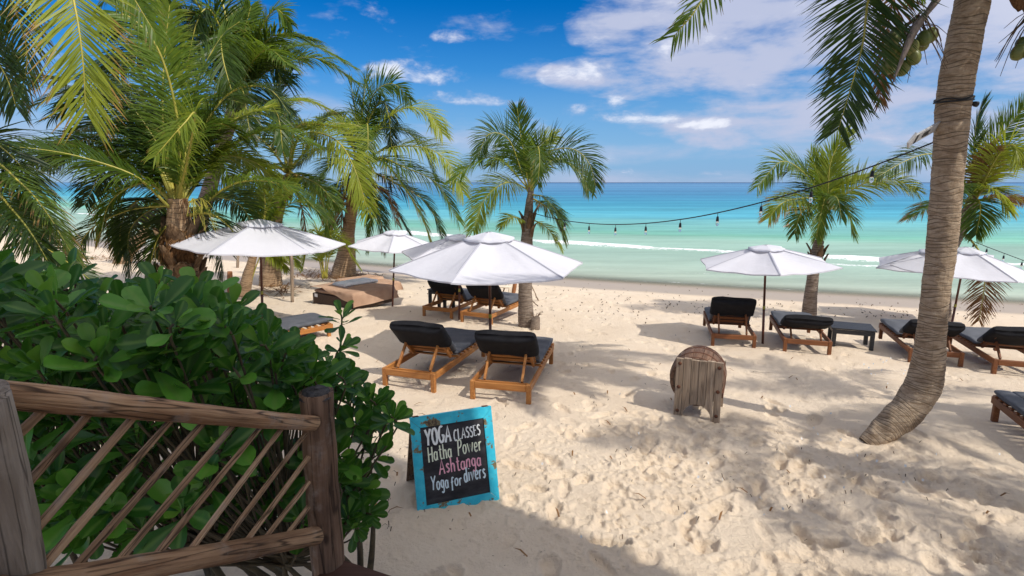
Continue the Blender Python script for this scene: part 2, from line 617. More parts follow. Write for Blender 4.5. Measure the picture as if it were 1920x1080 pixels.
# ------------------------------------------------------------------ sand
def sand_relief():
    """footprints and churned sand as a height map over the beach near the terrace"""
    x0, x1, y0, y1, c = -13.0, 17.0, 1.5, 24.0, .025
    nx, ny = int((x1 - x0) / c), int((y1 - y0) / c)
    X, Y = np.meshgrid(x0 + (np.arange(nx) + .5) * c, y0 + (np.arange(ny) + .5) * c)
    H = np.zeros((ny, nx))
    rs = np.random.RandomState(3)

    def churn(x, y):
        """1 in the trampled middle, 0 on the smooth sand"""
        u = ((x - 1.9) / 2.3) ** 2 + ((y - 4.6) / 2.1) ** 2
        v = ((x - 3.8) / 2.2) ** 2 + ((y - 3.6) / 1.6) ** 2
        return np.exp(-u ** 2) + .8 * np.exp(-v)
    Cm = np.minimum(churn(X, Y), 1)
    # swells and soft hummocks
    H += .045 * vnoise(X / .9, Y / .9, 1) + .012 * vnoise(X / .38, Y / .38, 2)
    soft = np.clip(vnoise(X / 2.2, Y / 2.2, 9) * 2 + .75, .25, 1.25)
    H += soft * .006 * vnoise(X / .17, Y / .17, 4) + .0025 * vnoise(X / .06, Y / .06, 14)
    # wind/rake ripples running away from the terrace on the right
    u = X * .64 + Y * .77
    rip = np.sin(u * 26 + 5 * vnoise(X / .8, Y / .8, 8)) * np.clip(vnoise(X / 1.7, Y / 1.7, 12) * 3, 0, 1)
    H += .004 * rip
    # crumbs of broken crust
    n1 = vnoise(X / .075, Y / .075, 5)
    n2 = vnoise(X / .04, Y / .04, 6)
    cr = np.clip(n1 * .7 + .9 * n2 - .17, 0, .13)
    crm = np.clip(Cm * 1.15 + .10 * (vnoise(X / 1.1, Y / 1.1, 7) > .14), 0, 1) * np.clip(vnoise(X / .33, Y / .33, 17) * 3 + .65, 0, 1)
    H += crm * (.17 * cr - .006)

    def prints(n, area, dmin, dmax, p_head):
        for _ in range(n):
            px_, py_ = area()
            ang = rs.normal(p_head, .9)
            a = rs.uniform(.10, .17)
            b = rs.uniform(.045, .075)
            d = rs.uniform(dmin, dmax)
            i0 = int((px_ - x0 - .4) / c)
            j0 = int((py_ - y0 - .4) / c)
            w = int(.8 / c)
            if i0 < 0 or j0 < 0 or i0 + w >= nx or j0 + w >= ny:
                continue
            xx = X[j0:j0 + w, i0:i0 + w] - px_
            yy = Y[j0:j0 + w, i0:i0 + w] - py_
            uu = xx * math.cos(ang) + yy * math.sin(ang)
            vv = -xx * math.sin(ang) + yy * math.cos(ang)
            vv = vv / (1 + .35 * np.clip(uu / a, -1, 1)) + .022 * vnoise(xx / .06 + px_ * 9, yy / .06 + 40, 51)
            uu = uu + .022 * vnoise(xx / .06 + 70, yy / .06 + py_ * 9, 52)
            r = np.sqrt((uu / a) ** 2 + (vv / b) ** 2)
            h = -d * np.exp(-(r ** 7)) + d * rs.uniform(.3, .9) * np.exp(-((r - 1.17) / .16) ** 2) * np.clip(.6 + uu / a * .6, 0, 1.2)
            H[j0:j0 + w, i0:i0 + w] += h

    def trampled():
        return (rs.normal(1.9, 1.35), rs.normal(4.7, 1.15)) if rs.rand() < .7 else (rs.normal(3.7, 1.1), rs.normal(3.8, .8))

    prints(240, trampled, .020, .046, 1.2)
    prints(170, lambda: (rs.uniform(-2, 9), rs.uniform(2.5, 9)), .006, .018, 1.2)
    prints(1500, lambda: (rs.uniform(-9, 17), rs.uniform(8, 24)), .015, .035, 1.3)
    # fade at the borders
    H -= 0
    e = np.minimum(np.minimum(X - x0, x1 - X), np.minimum(Y - y0, y1 - Y))
    H *= np.clip(e / 1.0, 0, 1)
    return H, x0, y0, c, nx, ny


RH = sand_relief()


def crumb_relief():
    """finer map for the ground nearest the terrace: clods, pits and grains of broken crust"""
    x0, x1, y0, y1, c = -1.6, 7.0, 2.2, 8.4, .011
    nx, ny = int((x1 - x0) / c), int((y1 - y0) / c)
    X, Y = np.meshgrid(x0 + (np.arange(nx) + .5) * c, y0 + (np.arange(ny) + .5) * c)
    n1 = vnoise(X / .085, Y / .085, 61)
    n2 = vnoise(X / .042, Y / .042, 62)
    n3 = vnoise(X / .022, Y / .022, 63)
    zone = np.clip(np.exp(-(((X - 1.8) / 2.1) ** 2 + ((Y - 4.8) / 1.7) ** 2) ** 2) + .85 * np.exp(-(((X - 3.7) / 2.0) ** 2 + ((Y - 3.9) / 1.3) ** 2)), 0, 1)
    patch = np.clip(vnoise(X / .45, Y / .45, 64) * 4 + .55, 0, 1)
    a = zone * patch
    clod = np.clip(n1 * .5 + n2 * .8 + n3 * .4 - .22, 0, .16)
    pit = np.clip(-n2 * .9 - n3 * .6 - .30, 0, .16)
    far_patch = np.clip(vnoise(X / .8, Y / .8, 65) * 4 - .7, 0, 1) * .5
    a = np.maximum(a, far_patch)
    H = a * (.16 * clod - .14 * pit) + .0022 * n3 * (.4 + a) + .002 * n2
    e = np.minimum(np.minimum(X - x0, x1 - X), np.minimum(Y - y0, y1 - Y))
    return H * np.clip(e / .4, 0, 1), x0, y0, c, nx, ny


RC = crumb_relief()


def sample(x, y, RM):
    H, x0, y0, c, nx, ny = RM
    fx = np.clip((np.asarray(x, dtype=float) - x0) / c - .5, 0, nx - 1.001)
    fy = np.clip((np.asarray(y, dtype=float) - y0) / c - .5, 0, ny - 1.001)
    i = fx.astype(int)
    j = fy.astype(int)
    a = fx - i
    b = fy - j
    return (H[j, i] * (1 - a) + H[j, i + 1] * a) * (1 - b) + (H[j + 1, i] * (1 - a) + H[j + 1, i + 1] * a) * b


def relief(x, y):
    return sample(x, y, RH) + sample(x, y, RC)


def ground(x, y):
    """height of the sand, relief included"""
    q = np.asarray(y, dtype=float) - shore_y(x)
    wet = np.clip((-q - 2.0) / 2.5, 0, 1)
    x = np.asarray(x, dtype=float)
    y = np.asarray(y, dtype=float)
    h = gz(x, y) + relief(x, y) * wet
    h = h + .07 * np.exp(-(((x - 4.42) / .42) ** 2 + ((y - 5.78) / .30) ** 2))            # and round the foot of the big palm
    h = h + .03 * np.exp(-(((x + .45) / .55) ** 2 + ((y - 4.18) / .16) ** 2))        # sand banked against the sign
    return h


def gh(x, y):
    return float(ground(np.array([x]), np.array([y]))[0])


def gp(px, py):
    """the point of the bare beach profile seen at a pixel of the photograph"""
    r = ray(px, py)
    d = np.arange(1.0, 80, .01)
    z = CZ + r.z * d
    k = int(np.argmax(z < gz(r.x * d, r.y * d)))
    p = CAMP + r * float(d[k])
    return Vector((p.x, p.y, gh(p.x, p.y)))


def polar_mesh(name, az, rr, hfun, mat, attrs, centre=False):
    A, Rr = np.meshgrid(az, rr)
    X = Rr * np.sin(A)
    Y = Rr * np.cos(A)
    Z = hfun(X, Y)
    nr, nc = A.shape
    closed = abs((az[-1] - az[0]) - 2 * math.pi) < .2
    co = np.stack([X, Y, Z], -1).reshape(-1, 3)
    jn = nc if closed else nc - 1
    i, j = np.meshgrid(np.arange(nr - 1), np.arange(jn), indexing='ij')
    j2 = (j + 1) % nc
    q = np.stack([i * nc + j, i * nc + j2, (i + 1) * nc + j2, (i + 1) * nc + j], -1).reshape(-1, 4)[:, ::-1]
    me = bpy.data.meshes.new(name)
    nv = len(co)
    fan = 0
    if centre:
        co = np.vstack([co, [[0, 0, float(hfun(np.array([0.]), np.array([0.]))[0])]]])
        fan = nc
    me.vertices.add(len(co))
    me.vertices.foreach_set('co', co.ravel().astype(np.float32))
    nl = len(q) * 4 + fan * 3
    me.loops.add(nl)
    li = q.ravel()
    ls = np.arange(len(q)) * 4
    lt = np.full(len(q), 4)
    if fan:
        tri = np.stack([np.full(nc, nv), (np.arange(nc) + 1) % nc, np.arange(nc)], -1)
        li = np.concatenate([li, tri.ravel()])
        ls = np.concatenate([ls, len(q) * 4 + np.arange(nc) * 3])
        lt = np.concatenate([lt, np.full(nc, 3)])
    me.loops.foreach_set('vertex_index', li.astype(np.int32))
    me.polygons.add(len(ls))
    me.polygons.foreach_set('loop_start', ls.astype(np.int32))
    me.polygons.foreach_set('loop_total', lt.astype(np.int32))
    me.polygons.foreach_set('use_smooth', np.ones(len(ls), dtype=bool))
    for k, fn in attrs.items():
        at = me.attributes.new(k, 'FLOAT', 'POINT')
        at.data.foreach_set('value', fn(co[:, 0], co[:, 1]).astype(np.float32))
    me.materials.append(mat)
    me.update()
    me.validate()
    return link(name, me)


m, n, b = newmat('sand')
P_ = geopos(n)
wet = n.node('ShaderNodeAttribute', attribute_name='wet').outputs['Fac']
f1 = n.noise(P_, 1.1, 5, .6)
f2 = n.noise(P_, 55, 4, .7)
f3 = n.noise(P_, 9, 5, .65)
c = n.mix(n.sstep(f1, .3, .7), (.72, .585, .44), (.77, .64, .495))
c = n.mix(n.m('MULTIPLY', n.sstep(f3, .52, .75), .4), c, (.56, .43, .31))
c = n.mix(n.m('MULTIPLY', n.sstep(f2, .58, .75), .3), c, (.42, .32, .23))
# dark flecks of leaf and weed litter
vo = n.node('ShaderNodeTexVoronoi')
n.link(n.mapping(P_, (1, 1.6, 1)), vo.inputs['Vector'])
vo.inputs['Scale'].default_value = 9
vo.inputs['Randomness'].default_value = 1
sp_ = n.sstep(vo.outputs['Distance'], .11, .06)
sel = n.sstep(n.m('ADD', n.noise(P_, .45, 3, .6), n.m('MULTIPLY', f3, .35)), .66, .72)
c = n.mix(n.m('MULTIPLY', n.m('MULTIPLY', sp_, sel), .8), c, (.16, .10, .065))
wc = n.sstep(n.m('ADD', wet, n.m('MULTIPLY', n.m('SUBTRACT', f1, .5), .35)), .35, .75)
c = n.mix(wc, c, (.40, .325, .25))
n.link(c, b.inputs['Base Color'])
rg = n.m('SUBTRACT', .95, n.m('MULTIPLY', wc, .5))
n.link(rg, b.inputs['Roughness'])
b.inputs['Specular IOR Level'].default_value = .2
hh = n.m('ADD', n.m('MULTIPLY', n.noise(P_, 160, 3, .7), .25), n.m('ADD', n.m('MULTIPLY', f2, .6), n.m('MULTIPLY', n.noise(P_, 24, 6, .72), 1.5)))
hh = n.m('MULTIPLY', hh, n.m('SUBTRACT', 1.0, wc))
bump(n, hh, .8, .03, b)
M['sand'] = m

az = np.concatenate([np.radians(np.linspace(-50, 50, 700)), np.radians(np.linspace(50, 310, 66)[1:-1])])
rr = np.concatenate([np.geomspace(1.3, 3.0, 60)[:-1], np.geomspace(3.0, 8.2, 540)[:-1], np.geomspace(8.2, 70, 320), [85, 110, 160, 260, 500]])


def wetf(x, y):
    q = y - shore_y(x)
    return np.clip((q + 3.6) / 2.2, 0, 1)


sand = polar_mesh('sand', az, rr, ground, M['sand'], {'wet': wetf}, True)
tag(sand, kind='structure')

# ------------------------------------------------------------------ sea


def foam_line(x):
    return 15.5 - .22 * np.clip(x, -30, 30) + 1.2 * vnoise(x / 4.0, x * 0, 31) + .5 * vnoise(x / 1.3, x * 0, 32)


def foam_gate(x):
    g = np.clip(vnoise(x / 6.0, x * 0 + 3.3, 33) * 3 + .9, 0, 1)
    return np.where(x > 1, np.maximum(g, .75), np.clip(g * 1.2 - .25, 0, 1)) * np.clip((36 - x) / 6, 0, 1)


def foamf(x, y):
    q = y - shore_y(x)
    d = q - foam_line(x)
    g = foam_gate(x)
    wd = .8 * (.75 + 1.3 * vnoise(x / 2.6, x * 0 + 5.5, 47))
    crest = .62 * np.exp(-(d / wd) ** 2) * g + .42 * np.exp(-np.clip(-d, 0, 50) / 1.1) * (d < 0) * g * (d > -4)
    # second broken crest to the right, and the swash lines near the sand
    d2 = q - (foam_line(x) - 2.6 + .06 * (x - 14))
    crest = np.maximum(crest, .62 * np.exp(-(d2 / .5) ** 2) * np.clip((x - 11) / 4, 0, 1) * np.clip((30 - x) / 4, 0, 1))
    sw = 1.3 + .9 * vnoise(x / 3.5, x * 0 + 7.7, 34)
    swash = .50 * np.exp(-((q - sw) / .16) ** 2)
    sw2 = 4.4 + 1.4 * vnoise(x / 5.5, x * 0 + 1.7, 35)
    swash2 = .42 * np.exp(-((q - sw2) / .3) ** 2) * np.clip(vnoise(x / 3, x * 0, 36) * 3 + .4, 0, 1)
    # a breaker far down the beach on the left
    far = np.exp(-((q - 16.5 - 1.2 * vnoise(x / 5, x * 0, 38)) / .8) ** 2) * np.clip((-38 - x) / 4, 0, 1) * np.clip((x + 62) / 6, 0, 1)
    return np.maximum(np.maximum(np.maximum(crest, swash), swash2), far)


def sea_h(x, y):
    q = y - shore_y(x)
    w = np.clip(q / 12, 0, 1)
    far = np.clip(1 - q / 400, 0, 1)
    d = q - foam_line(x)
    h = .20 * np.exp(-(np.where(d < 0, d / .5, d / 1.5)) ** 2) * foam_gate(x)
    sw = .05 * np.sin(q * .62 + 2.5 * vnoise(x / 14, q / 18, 41) + 1.0) * w * far
    ch = .02 * vnoise(x / 2.2, y / 1.1, 42) * w * far + .010 * vnoise(x / .8, y / .5, 43) * np.clip(1 - q / 80, 0, 1) * w
    swell = .10 * np.sin(q * .18 + 3 * vnoise(x / 40, q / 50, 44)) * np.clip((q - 25) / 40, 0, 1) * far
    return SEA + h + sw + ch + swell


m, n, b = newmat('sea')
P_ = geopos(n)
u = n.node('ShaderNodeAttribute', attribute_name='depth').outputs['Fac']
foam = n.node('ShaderNodeAttribute', attribute_name='foam').outputs['Fac']
sh = n.node('ShaderNodeAttribute', attribute_name='shore').outputs['Fac']
wob = n.noise(n.mapping(P_, (.02, .06, .05), rot=(0, 0, .35)), 1.0, 5, .6)
wob2 = n.noise(n.mapping(P_, (.003, .02, .05), rot=(0, 0, .2)), 1.0, 5, .65)
uu = n.m('ADD', u, n.m('MULTIPLY', n.m('SUBTRACT', wob, .5), .06))
uu = n.m('ADD', uu, n.m('MULTIPLY', n.m('SUBTRACT', wob2, .5), .11))
SEA_RAMP = [(0.0, (.47, .47, .37)), (.16, (.37, .46, .36)), (.27, (.31, .46, .37)), (.345, (.28, .46, .37)), (.385, (.15, .43, .32)), (.415, (.15, .44, .42)),
            (.47, (.04, .35, .47)), (.53, (.012, .25, .39)), (.585, (.014, .20, .37)), (.65, (.030, .19, .37)), (.77, (.055, .21, .40)), (.90, (.05, .18, .36)), (.965, (.04, .15, .32)), (1.0, (.008, .05, .14))]
cs = n.ramp(uu, SEA_RAMP)
# streaks of wind and swell lying along the shore, at several scales
st1 = n.noise(n.mapping(P_, (.016, .10, .1), rot=(0, 0, .33)), 1.0, 6, .65)
st2 = n.noise(n.mapping(P_, (.12, .75, .1), rot=(0, 0, .36)), 1.0, 6, .65)
st3 = n.noise(n.mapping(P_, (.0016, .012, .1), rot=(0, 0, .25)), 1.0, 6, .65)
stk = n.m('ADD', n.m('ADD', n.m('MULTIPLY', n.sstep(st1, .3, .7), .5), n.m('MULTIPLY', n.sstep(st2, .3, .7), .35)), n.m('MULTIPLY', n.sstep(st3, .35, .65), .35))
hv = n.node('ShaderNodeHueSaturation')
n.link(cs, hv.inputs['Color'])
n.link(n.m('ADD', .70, n.m('MULTIPLY', stk, .50)), hv.inputs['Value'])
hv.inputs['Saturation'].default_value = .88
cs = hv.outputs[0]
fn = n.noise(n.mapping(P_, (1, 1.6, 1)), 1.5, 8, .75, .4)
fn2 = n.noise(P_, 9, 4, .7)
fm = n.sstep(n.m('ADD', foam, n.m('MULTIPLY', n.m('SUBTRACT', n.m('ADD', n.m('MULTIPLY', fn, .6), n.m('MULTIPLY', fn2, .4)), .5), 2.4)), .42, .80)
fm = n.m('MULTIPLY', fm, n.sstep(foam, .04, .22))
cs = n.mix(fm, cs, (.82, .84, .84))
m.node_tree.nodes.remove(b)
b = n.node('ShaderNodeBsdfDiffuse')
n.link(cs, b.inputs['Color'])
gl = n.node('ShaderNodeBsdfGlossy')
gl.inputs['Roughness'].default_value = .22
wv = n.noise(n.mapping(P_, (1.0, 1.7, 1), rot=(0, 0, .35)), 1.1, 6, .6)
wv2 = n.noise(n.mapping(P_, (.10, .28, .2), rot=(0, 0, .3)), 1.0, 5, .6)
bp = bump(n, n.m('ADD', wv, n.m('MULTIPLY', wv2, 3.0)), .45, .14, b)
n.link(bp.outputs[0], gl.inputs['Normal'])
gm = n.node('ShaderNodeMixShader')
n.link(n.m('MULTIPLY', n.m('SUBTRACT', 1.0, fm), .09), gm.inputs[0])
n.link(b.outputs[0], gm.inputs[1])
n.link(gl.outputs[0], gm.inputs[2])
b = gm
tr = n.node('ShaderNodeBsdfTransparent')
mx = n.node('ShaderNodeMixShader')
n.link(n.m('MAXIMUM', n.sstep(sh, .0, 2.6), n.m('MULTIPLY', fm, .8)), mx.inputs[0])
n.link(tr.outputs[0], mx.inputs[1])
n.link(b.outputs[0], mx.inputs[2])
n.link(mx.outputs[0], m.node_tree.nodes['Material Output'].inputs[0])
M['sea'] = m

azs = np.radians(np.linspace(-75, 75, 440))
rs_ = np.concatenate([11 + 69 * np.linspace(0, 1, 400) ** 1.25, 80 * (60000 / 80) ** (np.linspace(0, 1, 170)[1:])])
sea = polar_mesh('sea', azs, rs_, sea_h, M['sea'], {
    'depth': lambda x, y: np.log(1 + np.clip((y - shore_y(x)), 0, 9000)) / math.log(5001),
    'shore': lambda x, y: (y - shore_y(x)),
    'foam': foamf})
tag(sea, kind='structure')

# ------------------------------------------------------------------ palms


def catmull(P, n):
    P = [Vector(p) for p in P]
    if len(P) == 2:
        return [P[0].lerp(P[1], i / (n - 1)) for i in range(n)]
    Q = [P[0] * 2 - P[1]] + P + [P[-1] * 2 - P[-2]]
    segs = len(P) - 1
    out = []
    for i in range(n):
        t = i / (n - 1) * segs
        k = min(int(t), segs - 1)
        t -= k
        a, b_, c_, d = Q[k], Q[k + 1], Q[k + 2], Q[k + 3]
        out.append(.5 * ((2 * b_) + (c_ - a) * t + (2 * a - 5 * b_ + 4 * c_ - d) * t * t + (3 * b_ - a - 3 * c_ + d) * t ** 3))
    return out


def frond(parent, org, P, leaflet=.55, n=58, droop=.55, mat='frond', ribm='rib', wid=.036, start=.16, rr=.02, tipbrown=.35,
          face=None, sweep=.55, ragged=.18, lift=.15, fold=None):
    """one palm leaf: bent rib (sub-part) with two rows of narrow leaflets"""
    wid *= .76
    n = int(n * 1.4)
    leaflet *= 1.12
    C_ = catmull(P, 26)
    cum = [0]
    for i in range(25):
        cum.append(cum[-1] + (C_[i + 1] - C_[i]).length)
    L = cum[-1]
    rib = MB().tube(C_, [rr * (1.25 - 1.1 * (i / 25) ** .7) * (1.5 if i < 2 else 1) for i in range(26)], 5)
    mb = MB()
    tw = R.uniform(-.35, .35)
    for kk in range(n):
        t = start + (1 - start) * (kk + R.uniform(-.25, .25)) / (n - 1)
        t = min(max(t, start), .998)
        d = t * L
        i = 0
        while i < 24 and cum[i + 1] < d:
            i += 1
        f = (d - cum[i]) / max(cum[i + 1] - cum[i], 1e-6)
        p = C_[i].lerp(C_[i + 1], f)
        T = (C_[min(i + 2, 25)] - C_[max(i - 1, 0)]).normalized()
        up = Vector(face) if face is not None else Vector((0, 0, 1))
        N = up - T * up.dot(T)
        if N.length < .15:
            N = T.orthogonal()
        N.normalize()
        S = T.cross(N)
        N = (N * math.cos(tw) + S * math.sin(tw)).normalized()
        S = T.cross(N).normalized()
        tt = (t - start) / (1 - start)
        prof = min(1, .35 + tt / .22 * .65) if tt < .22 else 1 - .62 * ((tt - .22) / .78) ** 1.6
        for sd in (-1, 1):
            if R.random() < ragged * .5:
                continue
            ln = leaflet * prof * R.uniform(.86, 1.1)
            ang = sweep * .85 + .55 * tt + R.uniform(-.12, .12) + (R.uniform(-.5, .5) if R.random() < .08 else 0)
            D = (S * sd * math.cos(ang) + T * math.sin(ang) + N * (lift + R.uniform(-.12, .12))).normalized()
            Wd = (T - D * T.dot(D))
            Wd = (Wd.normalized() + N * R.uniform(-.5, .5) * sd).normalized()
            dr = droop * R.uniform(.55, 1.5)
            prev = None
            vs = []
            at = []
            q0 = p.copy()
            ks = 5
            q = p.copy()
            dirv = D.copy()
            side = S * sd * R.uniform(-.12, .12)
            for s in range(ks):
                sf = s / (ks - 1)
                w = wid * (.55 + .45 * min(1, sf / .25)) * (1 - max(0, (sf - .45) / .55) ** 1.5 * .93) * .5
                vs.append(q + Wd * w)
                vs.append(q - Wd * w)
                a = sf * (.6 + tipbrown * R.uniform(.3, 1.5)) * (.75 + .45 * tt)
                at += [a, a]
                step = ln / (ks - 1)
                dirv = (dirv + Vector((0, 0, -1)) * dr * (.10 + .55 * sf) + side * .3).normalized()
                q = q + dirv * step
            mb.add(vs, [(2 * s, 2 * s + 1, 2 * s + 3, 2 * s + 2) for s in range(ks - 1)], at)
    fo = mb.build('frond', M[mat], parent, attr='tip', org=org)
    rib.build('rib', M[ribm], fo, True, org=org)
    return fo


def auto_fronds(parent, org, c, k, L, el=(-.3, 1.2), az=(0, 2 * math.pi), **kw):
    for i in range(k):
        a = az[0] + (az[1] - az[0]) * (i + R.uniform(.15, .85)) / k
        e = R.uniform(*el)
        h = Vector((math.cos(a), math.sin(a), 0))
        l = L * R.uniform(.8, 1.15)
        p1 = c + (h * math.cos(e) + Vector((0, 0, 1)) * math.sin(e)) * l * .33
        p2 = p1 + (h * math.cos(e - .45) + Vector((0, 0, 1)) * math.sin(e - .45)) * l * .33
        p3 = p2 + (h * math.cos(e - 1.25) + Vector((0, 0, 1)) * math.sin(e - 1.25)) * l * .34
        frond(parent, org, [c + h * .05, p1, p2, p3], **kw)


def trunk(parent, org, P, rads, mat='trunk', ring=.045, sides=22, rel=.03, name='trunk', base=None):
    """palm trunk with irregular leaf-scar rings standing proud"""
    n = 40
    C_ = catmull(P, n)
    cum = [0]
    for i in range(n - 1):
        cum.append(cum[-1] + (C_[i + 1] - C_[i]).length)
    L = cum[-1]
    steps = max(30, int(L / (ring / 3)))
    k = len(rads)
    pts, rad, att = [], [], []
    nexts = 0
    cur = 0
    ringpos = []
    d = 0
    while d < L:
        ringpos.append(d)
        d += ring * R.uniform(.6, 1.5)
    ringpos.append(L + ring)
    for s in range(steps):
        d = L * s / (steps - 1)
        i = 0
        while i < n - 2 and cum[i + 1] < d:
            i += 1
        f = (d - cum[i]) / max(cum[i + 1] - cum[i], 1e-6)
        p = C_[i].lerp(C_[i + 1], f)
        t = d / L * (k - 1)
        j = min(int(t), k - 2)
        r = rads[j] * (1 - (t - j)) + rads[j + 1] * (t - j)
        while cur < len(ringpos) - 2 and ringpos[cur + 1] <= d:
            cur += 1
        ph = (d - ringpos[cur]) / (ringpos[cur + 1] - ringpos[cur])
        pts.append(p)
        rad.append(r * (1 + rel * (ph - .5) + R.uniform(-.006, .006)))
        att.append(1.0 if ph < .22 else max(0, .35 - ph))
    ph1 = [R.uniform(0, 6.28) for _ in range(4)]

    def mod(i, j):
        a = 2 * math.pi * j / sides
        return 1 + .018 * math.sin(2 * a + ph1[0] + i * .05) + .012 * math.sin(5 * a + ph1[1] + i * .21) + .01 * math.sin(9 * a + ph1[2] + i * .5)
    mb = MB()
    # slightly tilt each ring so the scars do not run perfectly level
    mb.tube(pts, rad, sides, True, mod)
    mb.a = [att[i] for i in range(steps) for j in range(sides)]
    vs = []
    for i in range(steps):
        for j in range(sides):
            v = Vector(mb.v[i * sides + j])
            a = 2 * math.pi * j / sides
            v.z += .012 * math.sin(a * 2 + i * .13) + .008 * math.sin(a * 3 + i * .31 + 1)
            vs.append(tuple(v))
    mb.v = vs
    return mb.build(name, M[mat], parent, True, attr='along', org=org)


def boots(parent, org, c, rad, n, h=.5, spread=.12):
    """old dried leaf bases wrapped round the neck of the crown"""
    for i in range(n):
        a = i * 2.4 + R.uniform(-.3, .3)
        z = -h * i / n
        o = Vector((math.cos(a), math.sin(a), 0))
        p0 = c + o * rad * .75 + Vector((0, 0, z - .14))
        p1 = c + o * (rad * 1.05) + Vector((0, 0, z + .05))
        p2 = c + o * (rad * 1.05 + spread * R.uniform(.5, 1.3)) + Vector((0, 0, z + R.uniform(.14, .28)))
        mb = MB()
        t = Vector((-o.y, o.x, 0))
        rows = []
        for p, w, th in ((p0, rad * .55, .02), (p1, rad * .5, .03), (p2, rad * .16, .02)):
            rows.append([p - t * w, p - t * w * .5 + o * th, p + o * th * 1.5, p + t * w * .5 + o * th, p + t * w, p - o * th * .5])
        mb.grid(rows, closed=True)
        mb.f.append(tuple(range(12, 18)))
        mb.build('leaf_base', M['boot'], parent, True, org=org)


def px3(lst, Y):
    out = []
    for q in lst:
        out.append(ptY(q[0], q[1], q[2] if len(q) > 2 else Y))
    return out


def palm(label, base, crown, group='coconut palms on the beach'):
    o = thing('coconut_palm', label, 'palm tree', base, 0, group)
    return o, Vector(base), Vector(crown)


def base_at(px, py):
    p = gp(px, py)
    return p


# --- A: big dense palm on the left, low crown
Y = 10.2
bA = Vector(ptY(338, 620, Y))
bA.z = gh(bA.x, bA.y) - .05
cA = ptY(333, 385, Y)
o, B, C0 = palm('big dense coconut palm behind the hedge, shaggy trunk left of the largest parasol', bA, cA)
trunk(o, B, [bA, ptY(345, 530, Y), ptY(338, 450, Y), ptY(333, 372, Y)], [.30, .27, .25, .22, .16], 'trunk_warm', .06, 18, .05)
boots(o, B, ptY(335, 425, Y), .30, 15, 1.15, .16)
k = dict(leaflet=.80, n=96, wid=.033, rr=.032)
for P, kw in [
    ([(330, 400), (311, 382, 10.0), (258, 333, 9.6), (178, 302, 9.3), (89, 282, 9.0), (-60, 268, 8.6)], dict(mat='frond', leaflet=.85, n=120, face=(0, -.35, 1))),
    ([(333, 390), (311, 293, 10.3), (305, 200, 10.5), (308, 110, 10.7), (318, 10, 10.8)], dict(mat='frond_lit_yellow', face=(.25, -1, .1), leaflet=.85, n=110)),
    ([(336, 385), (345, 340, 10.4), (413, 244, 10.9), (489, 204, 11.5), (564, 187, 12.0), (612, 203, 12.4)], dict(mat='frond_lit_yellow', face=(-.2, -.6, 1), tipbrown=.5, n=110)),
    ([(333, 385), (352, 300, 9.7), (366, 215, 9.3), (345, 232, 8.9), (292, 292, 8.6)], dict(mat='frond_lit_yellow', leaflet=.6, n=54, face=(0, -1, .5))),
    ([(330, 385), (310, 330), (252, 225, 10.4), (175, 178, 10.5), (98, 220, 10.4)], dict(mat='frond_shaded')),
    ([(330, 390), (280, 280), (215, 195, 10.7), (150, 165, 11), (60, 200, 11)], dict(mat='frond_shaded')),
    ([(336, 392), (350, 360, 10.3), (378, 318, 10.7), (420, 292, 11), (480, 305, 11.3), (520, 345, 11.5)], dict(mat='frond_lit_yellow')),
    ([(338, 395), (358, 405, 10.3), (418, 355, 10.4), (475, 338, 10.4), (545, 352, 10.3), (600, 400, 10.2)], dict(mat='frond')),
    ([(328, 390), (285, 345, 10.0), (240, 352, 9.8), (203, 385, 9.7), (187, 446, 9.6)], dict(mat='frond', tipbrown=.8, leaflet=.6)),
    ([(328, 392), (270, 372, 10.6), (235, 400, 10.8), (225, 440, 10.9), (230, 480, 11)], dict(mat='frond_shaded', tipbrown=.8, leaflet=.6)),
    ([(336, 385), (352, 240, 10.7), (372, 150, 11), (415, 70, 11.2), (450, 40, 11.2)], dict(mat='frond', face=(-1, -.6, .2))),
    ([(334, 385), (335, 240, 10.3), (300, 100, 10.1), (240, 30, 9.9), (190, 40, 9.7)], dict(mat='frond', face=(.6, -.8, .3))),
    ([(336, 385), (372, 260, 10.4), (430, 175, 10.5), (500, 165, 10.5), (545, 215, 10.5)], dict(mat='frond_shaded')),
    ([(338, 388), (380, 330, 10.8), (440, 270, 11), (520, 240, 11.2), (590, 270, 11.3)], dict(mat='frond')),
    ([(330, 405), (300, 440, 10.0), (285, 480, 9.9), (278, 530, 9.8)], dict(mat='frond_shaded', leaflet=.5, n=40, rr=.02)),
    ([(340, 405), (390, 400, 10.1), (430, 425, 10.2), (455, 470, 10.2)], dict(mat='frond_shaded', leaflet=.55, n=46)),
    ([(334, 388), (320, 300, 10.9), (250, 250, 11.3), (160, 260, 11.6), (90, 320, 11.8)], dict(mat='frond_shaded')),
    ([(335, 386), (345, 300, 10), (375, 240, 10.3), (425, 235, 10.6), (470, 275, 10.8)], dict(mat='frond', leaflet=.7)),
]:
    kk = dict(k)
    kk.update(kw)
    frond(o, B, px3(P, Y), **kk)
auto_fronds(o, B, cA, 9, 3.3, (.15, 1.25), (1.3, 3.2), leaflet=.8, n=84, wid=.033, mat='frond')
auto_fronds(o, B, cA, 8, 3.6, (.4, 1.4), (1.3, 3.4), leaflet=.8, n=84, wid=.033, mat='frond_shaded')
auto_fronds(o, B, ptY(334, 410, 10.2), 4, 1.1, (-1.3, -.8), (3.3, 6.1), leaflet=.28, n=44, wid=.03, mat='frond_dead', ribm='rib_dead')
auto_fronds(o, B, cA, 6, 2.6, (-.5, .2), (1.2, 3.4), leaflet=.7, n=70, wid=.033, mat='frond_shaded')
